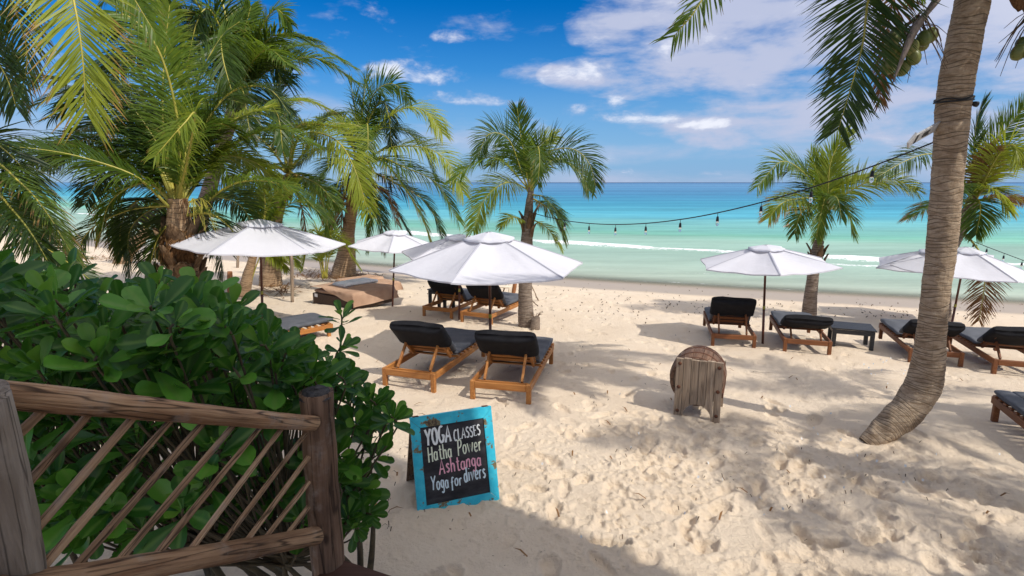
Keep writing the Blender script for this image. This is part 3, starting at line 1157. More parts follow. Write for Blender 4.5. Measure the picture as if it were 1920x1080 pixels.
for i in range(3):
    s0 = ptY(345 + i * 16, 372, Y - .15)
    mb = MB()
    tip = ptY(352 + i * 22, 430 + R.uniform(-10, 10), Y - .4)
    for j in range(14):
        e = s0.lerp(tip, .4 + .6 * R.random()) + Vector((R.uniform(-.15, .15), R.uniform(-.1, .1), R.uniform(-.1, .1)))
        mb.tube([s0, s0.lerp(e, .5) + Vector((0, 0, .06)), e], [.008, .005, .003], 4)
    mb.build('flower_stalk', M['rib'] if i else M['fibre'], o, org=B)

# --- B: tall palm just left of the frame, one frond in sunlit colour hanging in at the top
Y = 5.6
bB = Vector((-7.4, 6.6, gh(-7.4, 6.6) - .05))
cB = Vector((-6.9, 6.4, 6.0))
o, B, C0 = palm('tall coconut palm beyond the left edge, frond in sunlit colour hanging in at top left', bB, cB)
trunk(o, B, [bB, (-7.3, 6.6, 2.5), (-7.0, 6.5, 4.8), cB], [.26, .19, .16, .14], 'trunk_grey', .06, 16)
k = dict(leaflet=.62, n=100, wid=.025, rr=.022)
for P, kw in [
    ([cB, ptY(20, -190, 5.7), ptY(112, -90, 5.3), ptY(140, 10, 5.1), ptY(155, 110, 5.0), ptY(161, 210, 5.0)], dict(mat='frond_lit_yellow', face=(.1, -1, .3), tipbrown=.6, leaflet=.88, droop=.16, n=130, sweep=.50, wid=.026)),
    ([cB, ptY(-60, -120, 6.4), ptY(10, -20, 6.6), ptY(50, 90, 6.8), ptY(40, 190, 6.9)], dict(mat='frond_shaded', tipbrown=.9, face=(.4, -1, .2))),
    ([cB, ptY(0, -180, 6.8), ptY(110, -110, 7), ptY(215, -50, 7.2), ptY(290, 60, 7.2)], dict(mat='frond', face=(0, -1, .4))),
    ([cB, ptY(-100, -80, 6.2), ptY(-40, 60, 6.2), ptY(10, 140, 6.2), ptY(30, 200, 6.2)], dict(mat='frond_shaded', face=(.6, -1, 0))),
]:
    kk = dict(k)
    kk.update(kw)
    frond(o, B, P, **kk)
auto_fronds(o, B, cB, 5, 2.8, (.2, 1.0), (1.8, 4.4), leaflet=.6, n=46, mat='frond')

# --- B2: short palm left of the frame, low fronds reaching in over the hedge
bS = Vector((-7.0, 6.9, gh(-7.0, 6.9) - .05))
cS = Vector((-6.75, 6.8, 2.45))
o, B, C0 = palm('short coconut palm beyond the left edge, shade-toned fronds drooping over the hedge', bS, cS)
trunk(o, B, [bS, (-6.9, 6.85, 1.2), cS], [.22, .17, .15], 'trunk_grey', .06, 14)
k = dict(leaflet=.62, n=90, wid=.025, rr=.02)
for P, kw in [
    ([cS, ptY(-30, 300, 6.4), ptY(40, 345, 6.1), ptY(88, 400, 5.9), ptY(138, 482, 5.8)], dict(mat='frond', leaflet=.5, tipbrown=.7)),
    ([cS, ptY(-40, 330, 6.2), ptY(20, 390, 5.8), ptY(60, 440, 5.6), ptY(95, 500, 5.6)], dict(mat='frond_shaded')),
    ([cS, ptY(-30, 380, 6.6), ptY(40, 440, 6.5), ptY(110, 480, 6.4), ptY(170, 525, 6.4)], dict(mat='frond_shaded', leaflet=.5, droop=.25)),
    ([cS, ptY(-50, 260, 6.6), ptY(0, 275, 6.6), ptY(50, 330, 6.5), ptY(60, 400, 6.5)], dict(mat='frond_shaded')),
    ([cS, ptY(-40, 350, 7), ptY(10, 380, 7.1), ptY(60, 420, 7.2), ptY(80, 480, 7.3)], dict(mat='frond_shaded')),
]:
    kk = dict(k)
    kk.update(kw)
    frond(o, B, P, **kk)

# --- C: taller palm behind the big one
Y = 15.0
bC = Vector(ptY(352, 575, Y))
bC.z = gh(bC.x, bC.y) - .1
cC = ptY(447, 185, Y)
o, B, C0 = palm('tall coconut palm rising behind the big dense palm, crown against the sky', bC, cC)
trunk(o, B, [bC, ptY(372, 430, Y), ptY(415, 280, Y), cC], [.30, .2, .17, .16], 'trunk_grey', .07, 14)
k = dict(leaflet=1.0, n=84, wid=.042, rr=.04)
for P, kw in [
    ([(447, 188), (454, 130), (457, 70), (470, 12)], dict(mat='frond', leaflet=.8, face=(1, -.8, .2), droop=.3)),
    ([(450, 188), (470, 130, 14.8), (482, 70, 14.6), (515, 18, 14.4), (545, 45, 14.3)], dict(mat='frond', leaflet=.8, face=(-1, -.6, .5))),
    ([(450, 188), (480, 140), (510, 120), (525, 150), (522, 190)], dict(mat='frond_shaded')),
    ([(445, 188), (425, 90, 14.6), (395, 20, 14.2), (370, 40, 13.8), (348, 140, 13.6)], dict(mat='frond_shaded', face=(0, -1, .4))),
    ([(445, 188), (430, 110, 14.5), (415, 60, 14), (418, 110, 13.5), (440, 190, 13.3)], dict(mat='frond', face=(0, -1, .4))),
    ([(444, 188), (390, 80), (330, 10), (270, 0), (215, 60)], dict(mat='frond_shaded')),
    ([(444, 190), (380, 130), (310, 90), (240, 110), (190, 190)], dict(mat='frond_shaded')),
    ([(446, 190), (400, 60, 14.5), (330, -40, 14), (250, -60, 13.6), (190, 10, 13.4)], dict(mat='frond')),
    ([(448, 186), (430, 60, 15.2), (400, -30, 15.4), (330, -60, 15.5), (300, 20, 15.6)], dict(mat='frond')),
    ([(450, 190), (490, 185, 14.4), (520, 215, 14), (530, 280, 13.8)], dict(mat='frond_shaded', leaflet=.7)),
    ([(447, 192), (440, 160, 14.2), (455, 170, 13.7), (470, 260, 13.4)], dict(mat='frond_shaded', leaflet=.7)),
]:
    kk = dict(k)
    kk.update(kw)
    frond(o, B, px3(P, Y), **kk)

auto_fronds(o, B, cC, 9, 3.9, (.2, 1.3), (1.2, 4.4), leaflet=1.0, n=80, wid=.042, mat='frond_shaded')
auto_fronds(o, B, cC, 4, 3.4, (.5, 1.3), (-1.0, 1.0), leaflet=.9, n=80, wid=.042, mat='frond')

# --- D: palm behind the left parasol, with ripening coconuts
Y = 17.4
bD = gp(508, 536)
bD.z -= .1
Y = bD.y
cD = ptY(540, 318, Y)
o, B, C0 = palm('coconut palm with pale thick foot behind the largest parasol, ripening coconuts in crown', bD, cD)
trunk(o, B, [bD, ptY(507, 500, Y), ptY(512, 440, Y), ptY(538, 330, Y)], [.36, .29, .2, .17, .17], 'trunk_warm', .07, 18, .04)
boots(o, B, ptY(535, 345, Y), .22, 8, .5, .2)
k = dict(leaflet=1.05, n=84, wid=.042, rr=.04)
for P, kw in [
    ([(542, 318), (560, 258, 17), (600, 250, 16.6), (640, 272, 16.3), (668, 325, 16.1), (690, 398, 16)], dict(mat='frond_lit_yellow', leaflet=1.15, n=100, face=(-.3, -1, .8))),
    ([(542, 322), (560, 330, 17.2), (597, 347, 17), (635, 388, 16.9)], dict(mat='frond', leaflet=.8)),
    ([(540, 318), (545, 290, 16.8), (555, 240, 16.2), (590, 232, 15.8), (640, 240, 15.5)], dict(mat='frond_lit_yellow', leaflet=.8)),
    ([(538, 320), (500, 270), (450, 240), (400, 260)], dict(mat='frond')),
    ([(538, 322), (505, 310, 16.7), (470, 320, 16.3), (440, 360, 16)], dict(mat='frond')),
    ([(540, 318), (520, 230), (515, 170), (545, 140)], dict(mat='frond_shaded', face=(0, -1, .2))),
    ([(542, 325), (590, 355, 17.4), (610, 400, 17.4), (620, 455, 17.4)], dict(mat='frond', leaflet=.8)),
    ([(540, 328), (560, 370), (572, 420), (575, 470)], dict(mat='frond_dead', ribm='rib_dead', leaflet=.6, n=40)),
    ([(538, 328), (520, 370), (510, 410), (505, 450)], dict(mat='frond_shaded', leaflet=.7, n=44)),
    ([(543, 326), (580, 330), (600, 360), (608, 410)], dict(mat='frond_dead', ribm='rib_dead', leaflet=.6, n=40)),
    ([(542, 318), (575, 280, 17.8), (610, 220, 18), (640, 212, 18)], dict(mat='frond_shaded', leaflet=.8)),
]:
    kk = dict(k)
    kk.update(kw)
    frond(o, B, px3(P, Y), **kk)


def nut(parent, org, p, r, mat='coconut', sq=1.25):
    mb = MB()
    ax = Vector((R.uniform(-.4, .4), R.uniform(-.4, .4), 1)).normalized()
    path = []
    rad = []
    for i in range(9):
        a = math.pi * i / 8
        path.append(Vector(p) + ax * (-math.cos(a) * r * sq))
        rad.append(max(.002, r * math.sin(a) ** .85))
    mb.tube(path, rad, 10)
    return mb.build('coconut', M[mat], parent, True, org=org)


for i in range(12):
    nut(o, B, ptY(528 + R.uniform(-16, 34), 338 + R.uniform(-12, 22), Y - .45 - R.random() * .3), .095, 'coconut_ripe' if i % 2 else 'coconut')

# --- E: young palm whose fan stands behind the left parasol
bE = gp(455, 556)
bE.z -= .05
Y = bE.y
cE = ptY(492, 432, Y)
o, B, C0 = palm('young coconut palm with bare yellow-green stems, fan of fronds behind the largest parasol', bE, cE)
trunk(o, B, [bE, ptY(462, 530, Y), ptY(472, 490, Y), cE], [.17, .14, .09, .06], 'trunk_warm', .06, 12)
k = dict(leaflet=.62, n=46, wid=.045, rr=.022)
for P, kw in [
    ([(488, 440), (478, 400), (448, 375), (405, 370), (388, 392)], dict(mat='frond_lit_yellow')),
    ([(490, 440), (485, 400), (470, 360), (440, 342)], dict(mat='frond', face=(.3, -1, .3))),
    ([(492, 440), (500, 395), (520, 360), (556, 345)], dict(mat='frond_lit_yellow', face=(-.3, -1, .4))),
    ([(493, 440), (515, 405), (548, 380), (590, 385), (612, 402)], dict(mat='frond')),
    ([(490, 440), (497, 390), (495, 345), (505, 315)], dict(mat='frond_lit_yellow', face=(0, -1, .1))),
    ([(493, 442), (530, 430, 15), (565, 440, 14.9), (590, 470, 14.9)], dict(mat='frond')),
    ([(465, 545), (480, 500), (492, 470), (500, 440), (515, 420)], dict(mat='frond_shaded', start=.6, n=24)),
    ([(488, 442), (455, 430), (425, 440), (405, 470)], dict(mat='frond')),
    ([(495, 445), (528, 465), (545, 480), (560, 500)], dict(mat='frond_lit_yellow', leaflet=.5, n=36)),
    ([(490, 445), (505, 470), (525, 490), (535, 505)], dict(mat='frond_lit_yellow', leaflet=.45, n=34)),
]:
    kk = dict(k)
    kk.update(kw)
    frond(o, B, px3(P, Y), **kk)

# --- F: middle palm with wide drooping crown
bF = gp(642, 521)
bF.z -= .1
Y = bF.y
cF = ptY(672, 305, Y)
o, B, C0 = palm('full drooping coconut palm with brown skirt, trunk left of the small far parasol', bF, cF)
trunk(o, B, [bF, ptY(648, 490, Y), ptY(654, 430, Y), ptY(668, 330, Y), cF], [.50, .36, .24, .22, .2, .2], 'trunk_warm', .08, 18, .04)
boots(o, B, ptY(664, 350, Y), .26, 10, .9, .2)
k = dict(leaflet=1.2, n=90, wid=.044, rr=.042)
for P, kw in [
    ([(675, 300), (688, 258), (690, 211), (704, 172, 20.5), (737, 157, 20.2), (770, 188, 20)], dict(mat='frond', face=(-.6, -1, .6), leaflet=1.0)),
    ([(673, 300), (676, 240), (682, 185), (690, 130)], dict(mat='frond_shaded', leaflet=.9, face=(1, -.6, .1), droop=.06, sweep=.85, n=26)),
    ([(672, 300), (668, 240), (664, 190), (655, 150)], dict(mat='frond_shaded', leaflet=.8, face=(1, -.6, .1), droop=.06, sweep=.9, n=20)),
    ([(676, 300), (698, 255, 20.6), (726, 222, 20.2), (762, 202, 20), (800, 210, 19.8), (829, 250, 19.6)], dict(mat='frond_lit_yellow', face=(-.3, -.6, 1))),
    ([(677, 305), (700, 290, 20.4), (733, 276, 20), (791, 276, 19.6), (836, 300, 19.3), (868, 362, 19.2)], dict(mat='frond_lit_yellow', face=(-.2, -.7, 1), leaflet=1.25)),
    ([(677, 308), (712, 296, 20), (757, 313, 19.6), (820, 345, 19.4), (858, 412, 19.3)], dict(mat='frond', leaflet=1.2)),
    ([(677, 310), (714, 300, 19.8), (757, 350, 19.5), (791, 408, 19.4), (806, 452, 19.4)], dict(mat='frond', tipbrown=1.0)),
    ([(677, 312), (735, 340, 20.8), (785, 368, 20.9), (812, 400, 21), (829, 440, 21)], dict(mat='frond_shaded')),
    ([(675, 312), (715, 360, 20.9), (745, 400, 20.9), (768, 440, 20.9)], dict(mat='frond_shaded', leaflet=.9)),
    ([(674, 315), (700, 370), (715, 420), (722, 470)], dict(mat='frond_shaded', leaflet=.9, tipbrown=.8)),
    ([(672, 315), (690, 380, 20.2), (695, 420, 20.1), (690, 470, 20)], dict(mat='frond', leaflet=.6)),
    ([(668, 300), (690, 262, 20.2), (680, 240, 19.8), (632, 231, 19.5), (560, 238, 19.2)], dict(mat='frond_lit_yellow', leaflet=1.0, face=(0, -.7, 1))),
    ([(670, 302), (655, 255), (640, 222), (620, 216), (604, 230)], dict(mat='frond_shaded', leaflet=.7)),
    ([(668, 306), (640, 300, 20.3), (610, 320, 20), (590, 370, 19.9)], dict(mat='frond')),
    ([(668, 312), (640, 350), (625, 395), (618, 440)], dict(mat='frond_shaded', leaflet=.9)),
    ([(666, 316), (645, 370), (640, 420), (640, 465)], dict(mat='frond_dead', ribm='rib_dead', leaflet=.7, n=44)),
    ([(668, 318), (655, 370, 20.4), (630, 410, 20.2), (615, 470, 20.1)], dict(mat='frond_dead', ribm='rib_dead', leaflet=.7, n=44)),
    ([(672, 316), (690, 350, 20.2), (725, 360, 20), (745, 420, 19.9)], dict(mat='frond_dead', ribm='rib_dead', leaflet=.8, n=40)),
    ([(674, 302), (690, 230, 20.5), (715, 190, 20.4), (728, 215, 20.2), (735, 280, 20)], dict(mat='frond_shaded', leaflet=.9)),
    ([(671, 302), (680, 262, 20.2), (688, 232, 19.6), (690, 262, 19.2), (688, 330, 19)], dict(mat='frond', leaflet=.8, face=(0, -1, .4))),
    ([(674, 304), (700, 250, 21.4), (745, 240, 21.8), (790, 270, 22), (815, 330, 22.1)], dict(mat='frond_shaded')),
    ([(668, 306), (655, 290, 21.4), (600, 280, 21.8), (560, 310, 22)], dict(mat='frond_shaded')),
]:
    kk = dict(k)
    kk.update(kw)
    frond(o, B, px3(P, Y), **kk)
# low offshoot fronds at its foot, in front of the trunk
for P in ([(610, 520, 19.2), (600, 470, 19.1), (625, 440, 19), (668, 470, 19)], [(608, 520, 19.2), (600, 450, 19), (590, 430, 18.9), (570, 470, 18.8)],
          [(612, 522, 19.2), (618, 480, 19.1), (640, 455, 19), (672, 500, 19)], [(606, 522, 19.2), (596, 480, 19), (580, 460, 18.9), (568, 500, 18.8)],
          [(610, 521, 19.2), (612, 470, 19.0), (610, 440, 18.7), (600, 480, 18.5)]):
    frond(o, B, px3(P, Y), mat='frond_lit_yellow', leaflet=.7, n=40, wid=.045, rr=.025, start=.3)

# --- small leaning palm far left
bL = gp(226, 494)
bL.z -= .1
Y = bL.y
cL = ptY(275, 432, Y)
o, B, C0 = palm('small leaning coconut palm far down the beach, left of the big dense palm', bL, cL)
trunk(o, B, [bL, ptY(240, 470, Y), ptY(262, 448, Y), cL], [.34, .30, .26, .2], 'trunk_warm', .09, 14)
for P in ([(275, 432), (262, 410), (240, 420), (222, 460)], [(275, 432), (290, 410), (310, 415), (325, 455)], [(275, 432), (280, 395), (300, 380)], [(275, 432), (255, 400), (232, 395), (212, 420)],
          [(275, 434), (285, 440), (300, 455), (305, 480)]):
    frond(o, B, px3(P, Y), mat='frond', leaflet=.9, n=44, wid=.06, rr=.04)

# --- G: slender palm in the middle
bG = gp(988, 613)
bG.z -= .06
Y = bG.y
cG = ptY(996, 352, Y)
G_Y = Y
o, B, C0 = palm('slender young coconut palm in the middle, grey trunk right of the front white parasol', bG, cG)
G_root = o
trunk(o, B, [bG, ptY(985, 560, Y), ptY(986, 480, Y), ptY(992, 390, Y), cG], [.19, .155, .14, .13, .10, .06], 'trunk_grey', .045, 18, .05)
boots(o, B, ptY(990, 405, Y), .12, 6, .35, .08)
k = dict(leaflet=.58, n=74, wid=.024, rr=.019, droop=.5)
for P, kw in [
    ([(995, 362), (988, 330), (981, 280), (974, 240), (970, 203)], dict(mat='frond_shaded', face=(.35, -1, .1), droop=.12, sweep=.65, leaflet=.6)),
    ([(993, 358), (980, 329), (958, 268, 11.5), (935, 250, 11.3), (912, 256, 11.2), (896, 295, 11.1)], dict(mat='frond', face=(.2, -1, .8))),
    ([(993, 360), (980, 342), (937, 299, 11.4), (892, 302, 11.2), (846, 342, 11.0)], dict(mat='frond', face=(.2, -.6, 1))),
    ([(993, 364), (984, 352), (950, 342, 11.3), (910, 372, 11.1), (887, 432, 11.0)], dict(mat='frond_lit_yellow', face=(.2, -.5, 1))),
    ([(998, 360), (1000, 343), (1026, 288, 11.5), (1072, 279, 11.2), (1104, 305, 11.0), (1117, 350, 10.9)], dict(mat='frond_shaded', face=(-.3, -1, .8), leaflet=.62)),
    ([(997, 356), (996, 325), (1010, 275), (1040, 256)], dict(mat='frond_lit_yellow', face=(-.5, -1, .4))),
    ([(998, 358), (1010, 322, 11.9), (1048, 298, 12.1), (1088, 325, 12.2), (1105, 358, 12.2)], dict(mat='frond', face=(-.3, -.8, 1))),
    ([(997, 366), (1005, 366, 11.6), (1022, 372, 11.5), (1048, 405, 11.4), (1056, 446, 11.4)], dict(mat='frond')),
    ([(997, 372), (1010, 378, 11.9), (1032, 395, 12), (1048, 425, 12)], dict(mat='frond_shaded')),
    ([(992, 412), (980, 412), (958, 408, 11.5), (938, 426, 11.4)], dict(mat='frond_lit_yellow', leaflet=.34, n=36)),
    ([(994, 412), (1008, 416), (1030, 432, 11.7), (1052, 468, 11.7)], dict(mat='frond_lit_yellow', leaflet=.34, n=36)),
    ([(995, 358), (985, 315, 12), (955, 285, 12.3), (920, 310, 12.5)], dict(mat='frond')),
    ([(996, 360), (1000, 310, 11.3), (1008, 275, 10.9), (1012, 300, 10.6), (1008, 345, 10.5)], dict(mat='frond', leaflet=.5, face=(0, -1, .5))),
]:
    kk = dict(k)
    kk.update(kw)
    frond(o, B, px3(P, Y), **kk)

# --- H: young palm on the right
bH = gp(1516, 598)
bH.z -= .08
Y = bH.y
cH = ptY(1543, 400, Y)
o, B, C0 = palm('young yellow-green coconut palm on the right, standing behind the parasol with its flat lounger', bH, cH)
trunk(o, B, [bH, ptY(1521, 545, Y), ptY(1530, 478, Y), ptY(1536, 450, Y)], [.19, .155, .132, .115], 'trunk_grey', .06, 18, .04)
trunk(o, B, [ptY(1535, 462, Y), ptY(1539, 430, Y), cH], [.09, .085, .07], 'rib', .12, 10, .01, 'crown_shaft')
boots(o, B, ptY(1534, 470, Y), .15, 7, .35, .1)
k = dict(leaflet=.72, n=78, wid=.029, rr=.024, droop=.5)
for P, kw in [
    ([(1544, 402), (1551, 369), (1556, 310), (1570, 275), (1588, 249)], dict(mat='frond_lit_yellow', face=(-.4, -1, .1), droop=.1, sweep=.85, leaflet=.7)),
    ([(1542, 402), (1536, 366), (1507, 324, 13.8), (1465, 303, 13.5), (1420, 350, 13.3)], dict(mat='frond', face=(.3, -.7, 1))),
    ([(1541, 404), (1529, 374, 13.9), (1488, 374, 13.6), (1462, 384, 13.4), (1442, 408, 13.3)], dict(mat='frond_lit_yellow', face=(.2, -.6, 1), tipbrown=.8)),
    ([(1545, 403), (1578, 369, 13.9), (1631, 340, 13.6), (1680, 338, 13.4), (1718, 358, 13.2)], dict(mat='frond_lit_yellow', face=(-.2, -.6, 1))),
    ([(1545, 400), (1560, 355), (1591, 338, 14.5), (1625, 330, 14.7)], dict(mat='frond_lit_yellow')),
    ([(1543, 400), (1546, 372, 13.6), (1543, 384, 13.2), (1536, 415, 13.0), (1530, 446, 13)], dict(mat='frond', face=(0, -1, .2), leaflet=.6)),
    ([(1542, 402), (1525, 385, 13.6), (1502, 400, 13.3), (1490, 438, 13.2)], dict(mat='frond', leaflet=.6)),
    ([(1545, 402), (1570, 385, 13.6), (1590, 400, 13.3), (1600, 440, 13.2)], dict(mat='frond', leaflet=.6)),
    ([(1543, 400), (1540, 350), (1520, 290)], dict(mat='frond_lit_yellow', face=(.4, -1, .2), droop=.15)),
    ([(1543, 400), (1530, 345, 14.6), (1500, 315, 15), (1470, 325, 15.2)], dict(mat='frond_shaded')),
    ([(1545, 402), (1575, 350, 14.7), (1610, 330, 15.2), (1650, 345, 15.5)], dict(mat='frond')),
    ([(1544, 400), (1549, 345, 14.4), (1560, 300, 14.8), (1575, 300, 15)], dict(mat='frond', face=(-.3, -1, .2))),
    ([(1544, 402), (1556, 372, 13.5), (1570, 372, 13.0), (1578, 410, 12.8)], dict(mat='frond', leaflet=.55)),
]:
    kk = dict(k)
    kk.update(kw)
    frond(o, B, px3(P, Y), **kk)

# --- I: palm behind the big trunk
Y = 13.2
bI = Vector(ptY(1768, 612, Y))
bI.z = gh(bI.x, bI.y) - .08
cI = ptY(1826, 372, Y)
o, B, C0 = palm('coconut palm with browning fronds behind the big curved trunk at the right', bI, cI)
trunk(o, B, [bI, ptY(1766, 560, Y), ptY(1775, 480, Y), ptY(1806, 420, Y), cI], [.22, .18, .16, .15, .13], 'trunk_grey', .06, 14)
k = dict(leaflet=.68, n=76, wid=.029, rr=.024, droop=.5)
for P, kw in [
    ([(1828, 372), (1838, 300), (1888, 240, 13), (1932, 188, 12.8)], dict(mat='frond', face=(-.5, -1, .3), droop=.2)),
    ([(1826, 370), (1826, 300), (1830, 240), (1842, 192)], dict(mat='frond_shaded', face=(1, -.8, .1), droop=.12, sweep=.8)),
    ([(1822, 374), (1790, 310), (1747, 289, 12.9), (1702, 300, 12.7), (1644, 332, 12.5)], dict(mat='frond_shaded', face=(.2, -.6, 1))),
    ([(1822, 378), (1790, 372), (1747, 385, 12.9), (1706, 408, 12.8)], dict(mat='frond', tipbrown=1.3)),
    ([(1828, 378), (1850, 372, 13), (1882, 370, 12.8), (1925, 380, 12.7)], dict(mat='frond_dead', ribm='rib_dead', leaflet=.5)),
    ([(1826, 374), (1836, 320, 12.9), (1850, 285, 12.7), (1862, 275, 12.6)], dict(mat='frond_dead', ribm='rib_dead', leaflet=.55, face=(-.6, -1, .3))),
    ([(1828, 376), (1850, 330, 12.8), (1880, 280, 12.5), (1905, 275, 12.3), (1912, 310, 12.2)], dict(mat='frond_lit_yellow', face=(-.3, -1, .5))),
    ([(1828, 378), (1845, 355, 12.8), (1870, 360, 12.5), (1890, 395, 12.4)], dict(mat='frond_lit_yellow')),
    ([(1826, 380), (1835, 375, 12.8), (1838, 400, 12.6), (1830, 440, 12.5)], dict(mat='frond', leaflet=.6)),
    ([(1828, 372), (1870, 310, 13.6), (1915, 290, 14), (1950, 310, 14.2)], dict(mat='frond')),
    ([(1824, 374), (1800, 350, 12.8), (1790, 360, 12.4), (1785, 400, 12.2)], dict(mat='frond_shaded', leaflet=.55)),
    ([(1812, 442), (1822, 452, 12.8), (1840, 480, 12.3), (1846, 530, 12.0), (1836, 602, 12.0)], dict(mat='frond_dead', leaflet=.5, n=42, rr=.03, start=.45, droop=.35)),
]:
    kk = dict(k)
    kk.update(kw)
    frond(o, B, px3(P, Y), **kk)

# --- J: big curved foreground palm
Y = 5.75
J_Y = Y
pJ = [(1645, 800, 5.72), (1674, 792, 5.74), (1706, 764, 5.75), (1729, 726), (1739, 689), (1747, 618), (1755, 541), (1765, 467), (1781, 278), (1791, 167), (1812, 56), (1826, -10), (1842, -110)]
bJ = Vector(px3(pJ, Y)[0])
bJ.z = gh(bJ.x, bJ.y)
cJ = ptY(1846, -150, Y)
o, B, C0 = palm('big foreground coconut palm with curved ringed trunk and green coconuts at the right', bJ, cJ)
J_root = o
PJ = px3(pJ, Y)
PJ[0] = PJ[0] + Vector((-.10, -.02, -.22))
trunk(o, B, PJ, [.10, .165, .172, .138, .127, .130, .133, .136, .143, .145, .145, .145, .14], 'trunk', .034, 44, .034)
k = dict(leaflet=.62, n=120, wid=.021, rr=.020, droop=.4)
for P, kw in [
    ([(1842, -140), (1740, -190, 5.7), (1660, -110, 5.6), (1628, 0, 5.5), (1618, 80, 5.5), (1598, 155, 5.5), (1572, 242, 5.5)], dict(mat='frond_shaded', face=(-.4, -1, .2), n=140, leaflet=.62, droop=.20, tipbrown=.3, sweep=.42)),
    ([(1842, -140), (1760, -150, 5.9), (1700, -70, 5.95), (1672, 10, 6), (1655, 120, 6), (1650, 190, 6.0)], dict(mat='frond_dead', ribm='rib_dead', leaflet=.34, n=70, face=(-.2, -1, .2), droop=.3)),
    ([(1842, -150), (1740, -110, 5.4), (1690, -75, 5.3), (1640, -60, 5.2), (1590, -40, 5.1)], dict(mat='frond_shaded', leaflet=.56, n=70, droop=.7)),
    ([(1842, -155), (1700, -300, 5.6), (1520, -280, 5.4), (1390, -130, 5.3), (1310, 10, 5.2), (1262, 70, 5.2)], dict(mat='frond', leaflet=.50, n=96, face=(-.2, -1, .5), droop=.35)),
    ([(1850, -150), (1930, -240, 5.6), (2030, -160, 5.4), (2100, 0, 5.3)], dict(mat='frond')),
    ([(1850, -150), (1950, -200, 6.2), (2050, -60, 6.5), (2080, 120, 6.6)], dict(mat='frond_shaded')),
]:
    kk = dict(k)
    kk.update(kw)
    frond(o, B, px3(P, Y), **kk)
auto_fronds(o, B, cJ, 6, 2.3, (.3, 1.2), (-.9, 1.5), leaflet=.55, n=60, mat='frond')
auto_fronds(o, B, cJ, 4, 2.3, (.5, 1.2), (3.6, 5.4), leaflet=.55, n=60, mat='frond')


def bunch(cx, cy, Yb, nuts, strands, root, seed, lx=90, ly=110):
    rs = random.Random(seed)
    a = ptY(root[0], root[1], Y)
    c_ = ptY(cx, cy, Yb)
    mb = MB()
    mb.tube(catmull([a, a.lerp(c_, .6) + Vector((0, 0, .05)), c_], 8), [.022, .02, .018, .017, .015, .013, .011, .008], 6)
    for i in range(strands):
        s = c_ + Vector((rs.uniform(-.03, .03), rs.uniform(-.05, .05), rs.uniform(-.02, .12)))
        e = ptY(cx + rs.uniform(-1, .7) * lx, cy + rs.uniform(.1, 1) * ly, Yb + rs.uniform(-.15, .15))
        mid = s.lerp(e, .5) + Vector((rs.uniform(-.03, .03), 0, rs.uniform(0, .06)))
        mb.tube(catmull([s, mid, e], 6), [.006, .005, .0045, .004, .003, .002], 4)
    mb.build('fruit_stalk', M['stalk'], o, True, org=B)
    for (nx_, ny_) in nuts:
        nut(o, B, ptY(nx_, ny_, Yb + rs.uniform(-.12, .08)), .062, 'coconut', 1.2)


bunch(1722, 45, 5.55, [(1680, 66), (1672, 76), (1673, 92), (1684, 104), (1666, 124), (1692, 128), (1713, 107), (1728, 81), (1745, 66), (1708, 90), (1733, 72)], 34, (1800, -40), 5)
bunch(1932, 40, 5.5, [(1910, 98), (1918, 84), (1935, 100)], 26, (1850, -60), 9, 80, 120)
# dry spathe hanging in front of the bunch
sp0, sp1, sp2, sp3 = ptY(1768, -15, 5.4), ptY(1737, 25, 5.3), ptY(1712, 62, 5.25), ptY(1672, 160, 5.2)
mb = MB()
mb.tube(catmull([sp0, sp1, sp2, sp3], 16), [.028, .03, .032, .03, .026, .024, .026, .03, .034, .036, .034, .03, .024, .017, .01, .003], 8)
mb.build('spathe', M['spathe'], o, True, org=B)
mb = MB()
q0 = ptY(1925, -25, 5.5)
mb.tube(catmull([ptY(1900, -30, 5.5), ptY(1912, 8, 5.5), ptY(1909, 22, 5.5)], 8), [.05, .06, .06, .055, .045, .035, .02, .006], 8)
mb.build('fibre_sheath', M['fibre'], o, True, org=B)

# palms out of the frame to the right of the terrace, whose trunks and crowns throw the long shadows on the sand
for (bx, by, cx_, cy_, cz_, r_, nf, lab) in [(7.6, 2.1, 7.3, 2.2, 6.0, .26, 8, 'tall coconut palm right of the terrace, throwing a long shadow across the trampled sand'),
                                             (6.5, .9, 6.3, 1.0, 4.6, .15, 5, 'slim low coconut palm standing nearest the terrace on the right'),
                                             (9.3, 4.4, 9.0, 4.3, 5.2, .2, 11, 'coconut palm beyond the right edge, shading the loungers on the right')]:
    bb = Vector((bx, by, gh(bx, by) - .1))
    cc_ = Vector((cx_, cy_, cz_))
    o, B, C0 = palm(lab, bb, cc_)
    trunk(o, B, [bb, bb.lerp(cc_, .5) + Vector((.15, 0, 0)), cc_], [r_ * 1.2, r_, r_ * .85], 'trunk_grey', .07, 14)
    auto_fronds(o, B, cc_, nf, 2.3 if r_ > .16 else 1.5, (-.2, 1.1), leaflet=.55, n=60, wid=.03, mat='frond')

# ------------------------------------------------------------------ parasols


M['seam'] = canvas('seam', (.52, .52, .58), (.4, .4, .45))


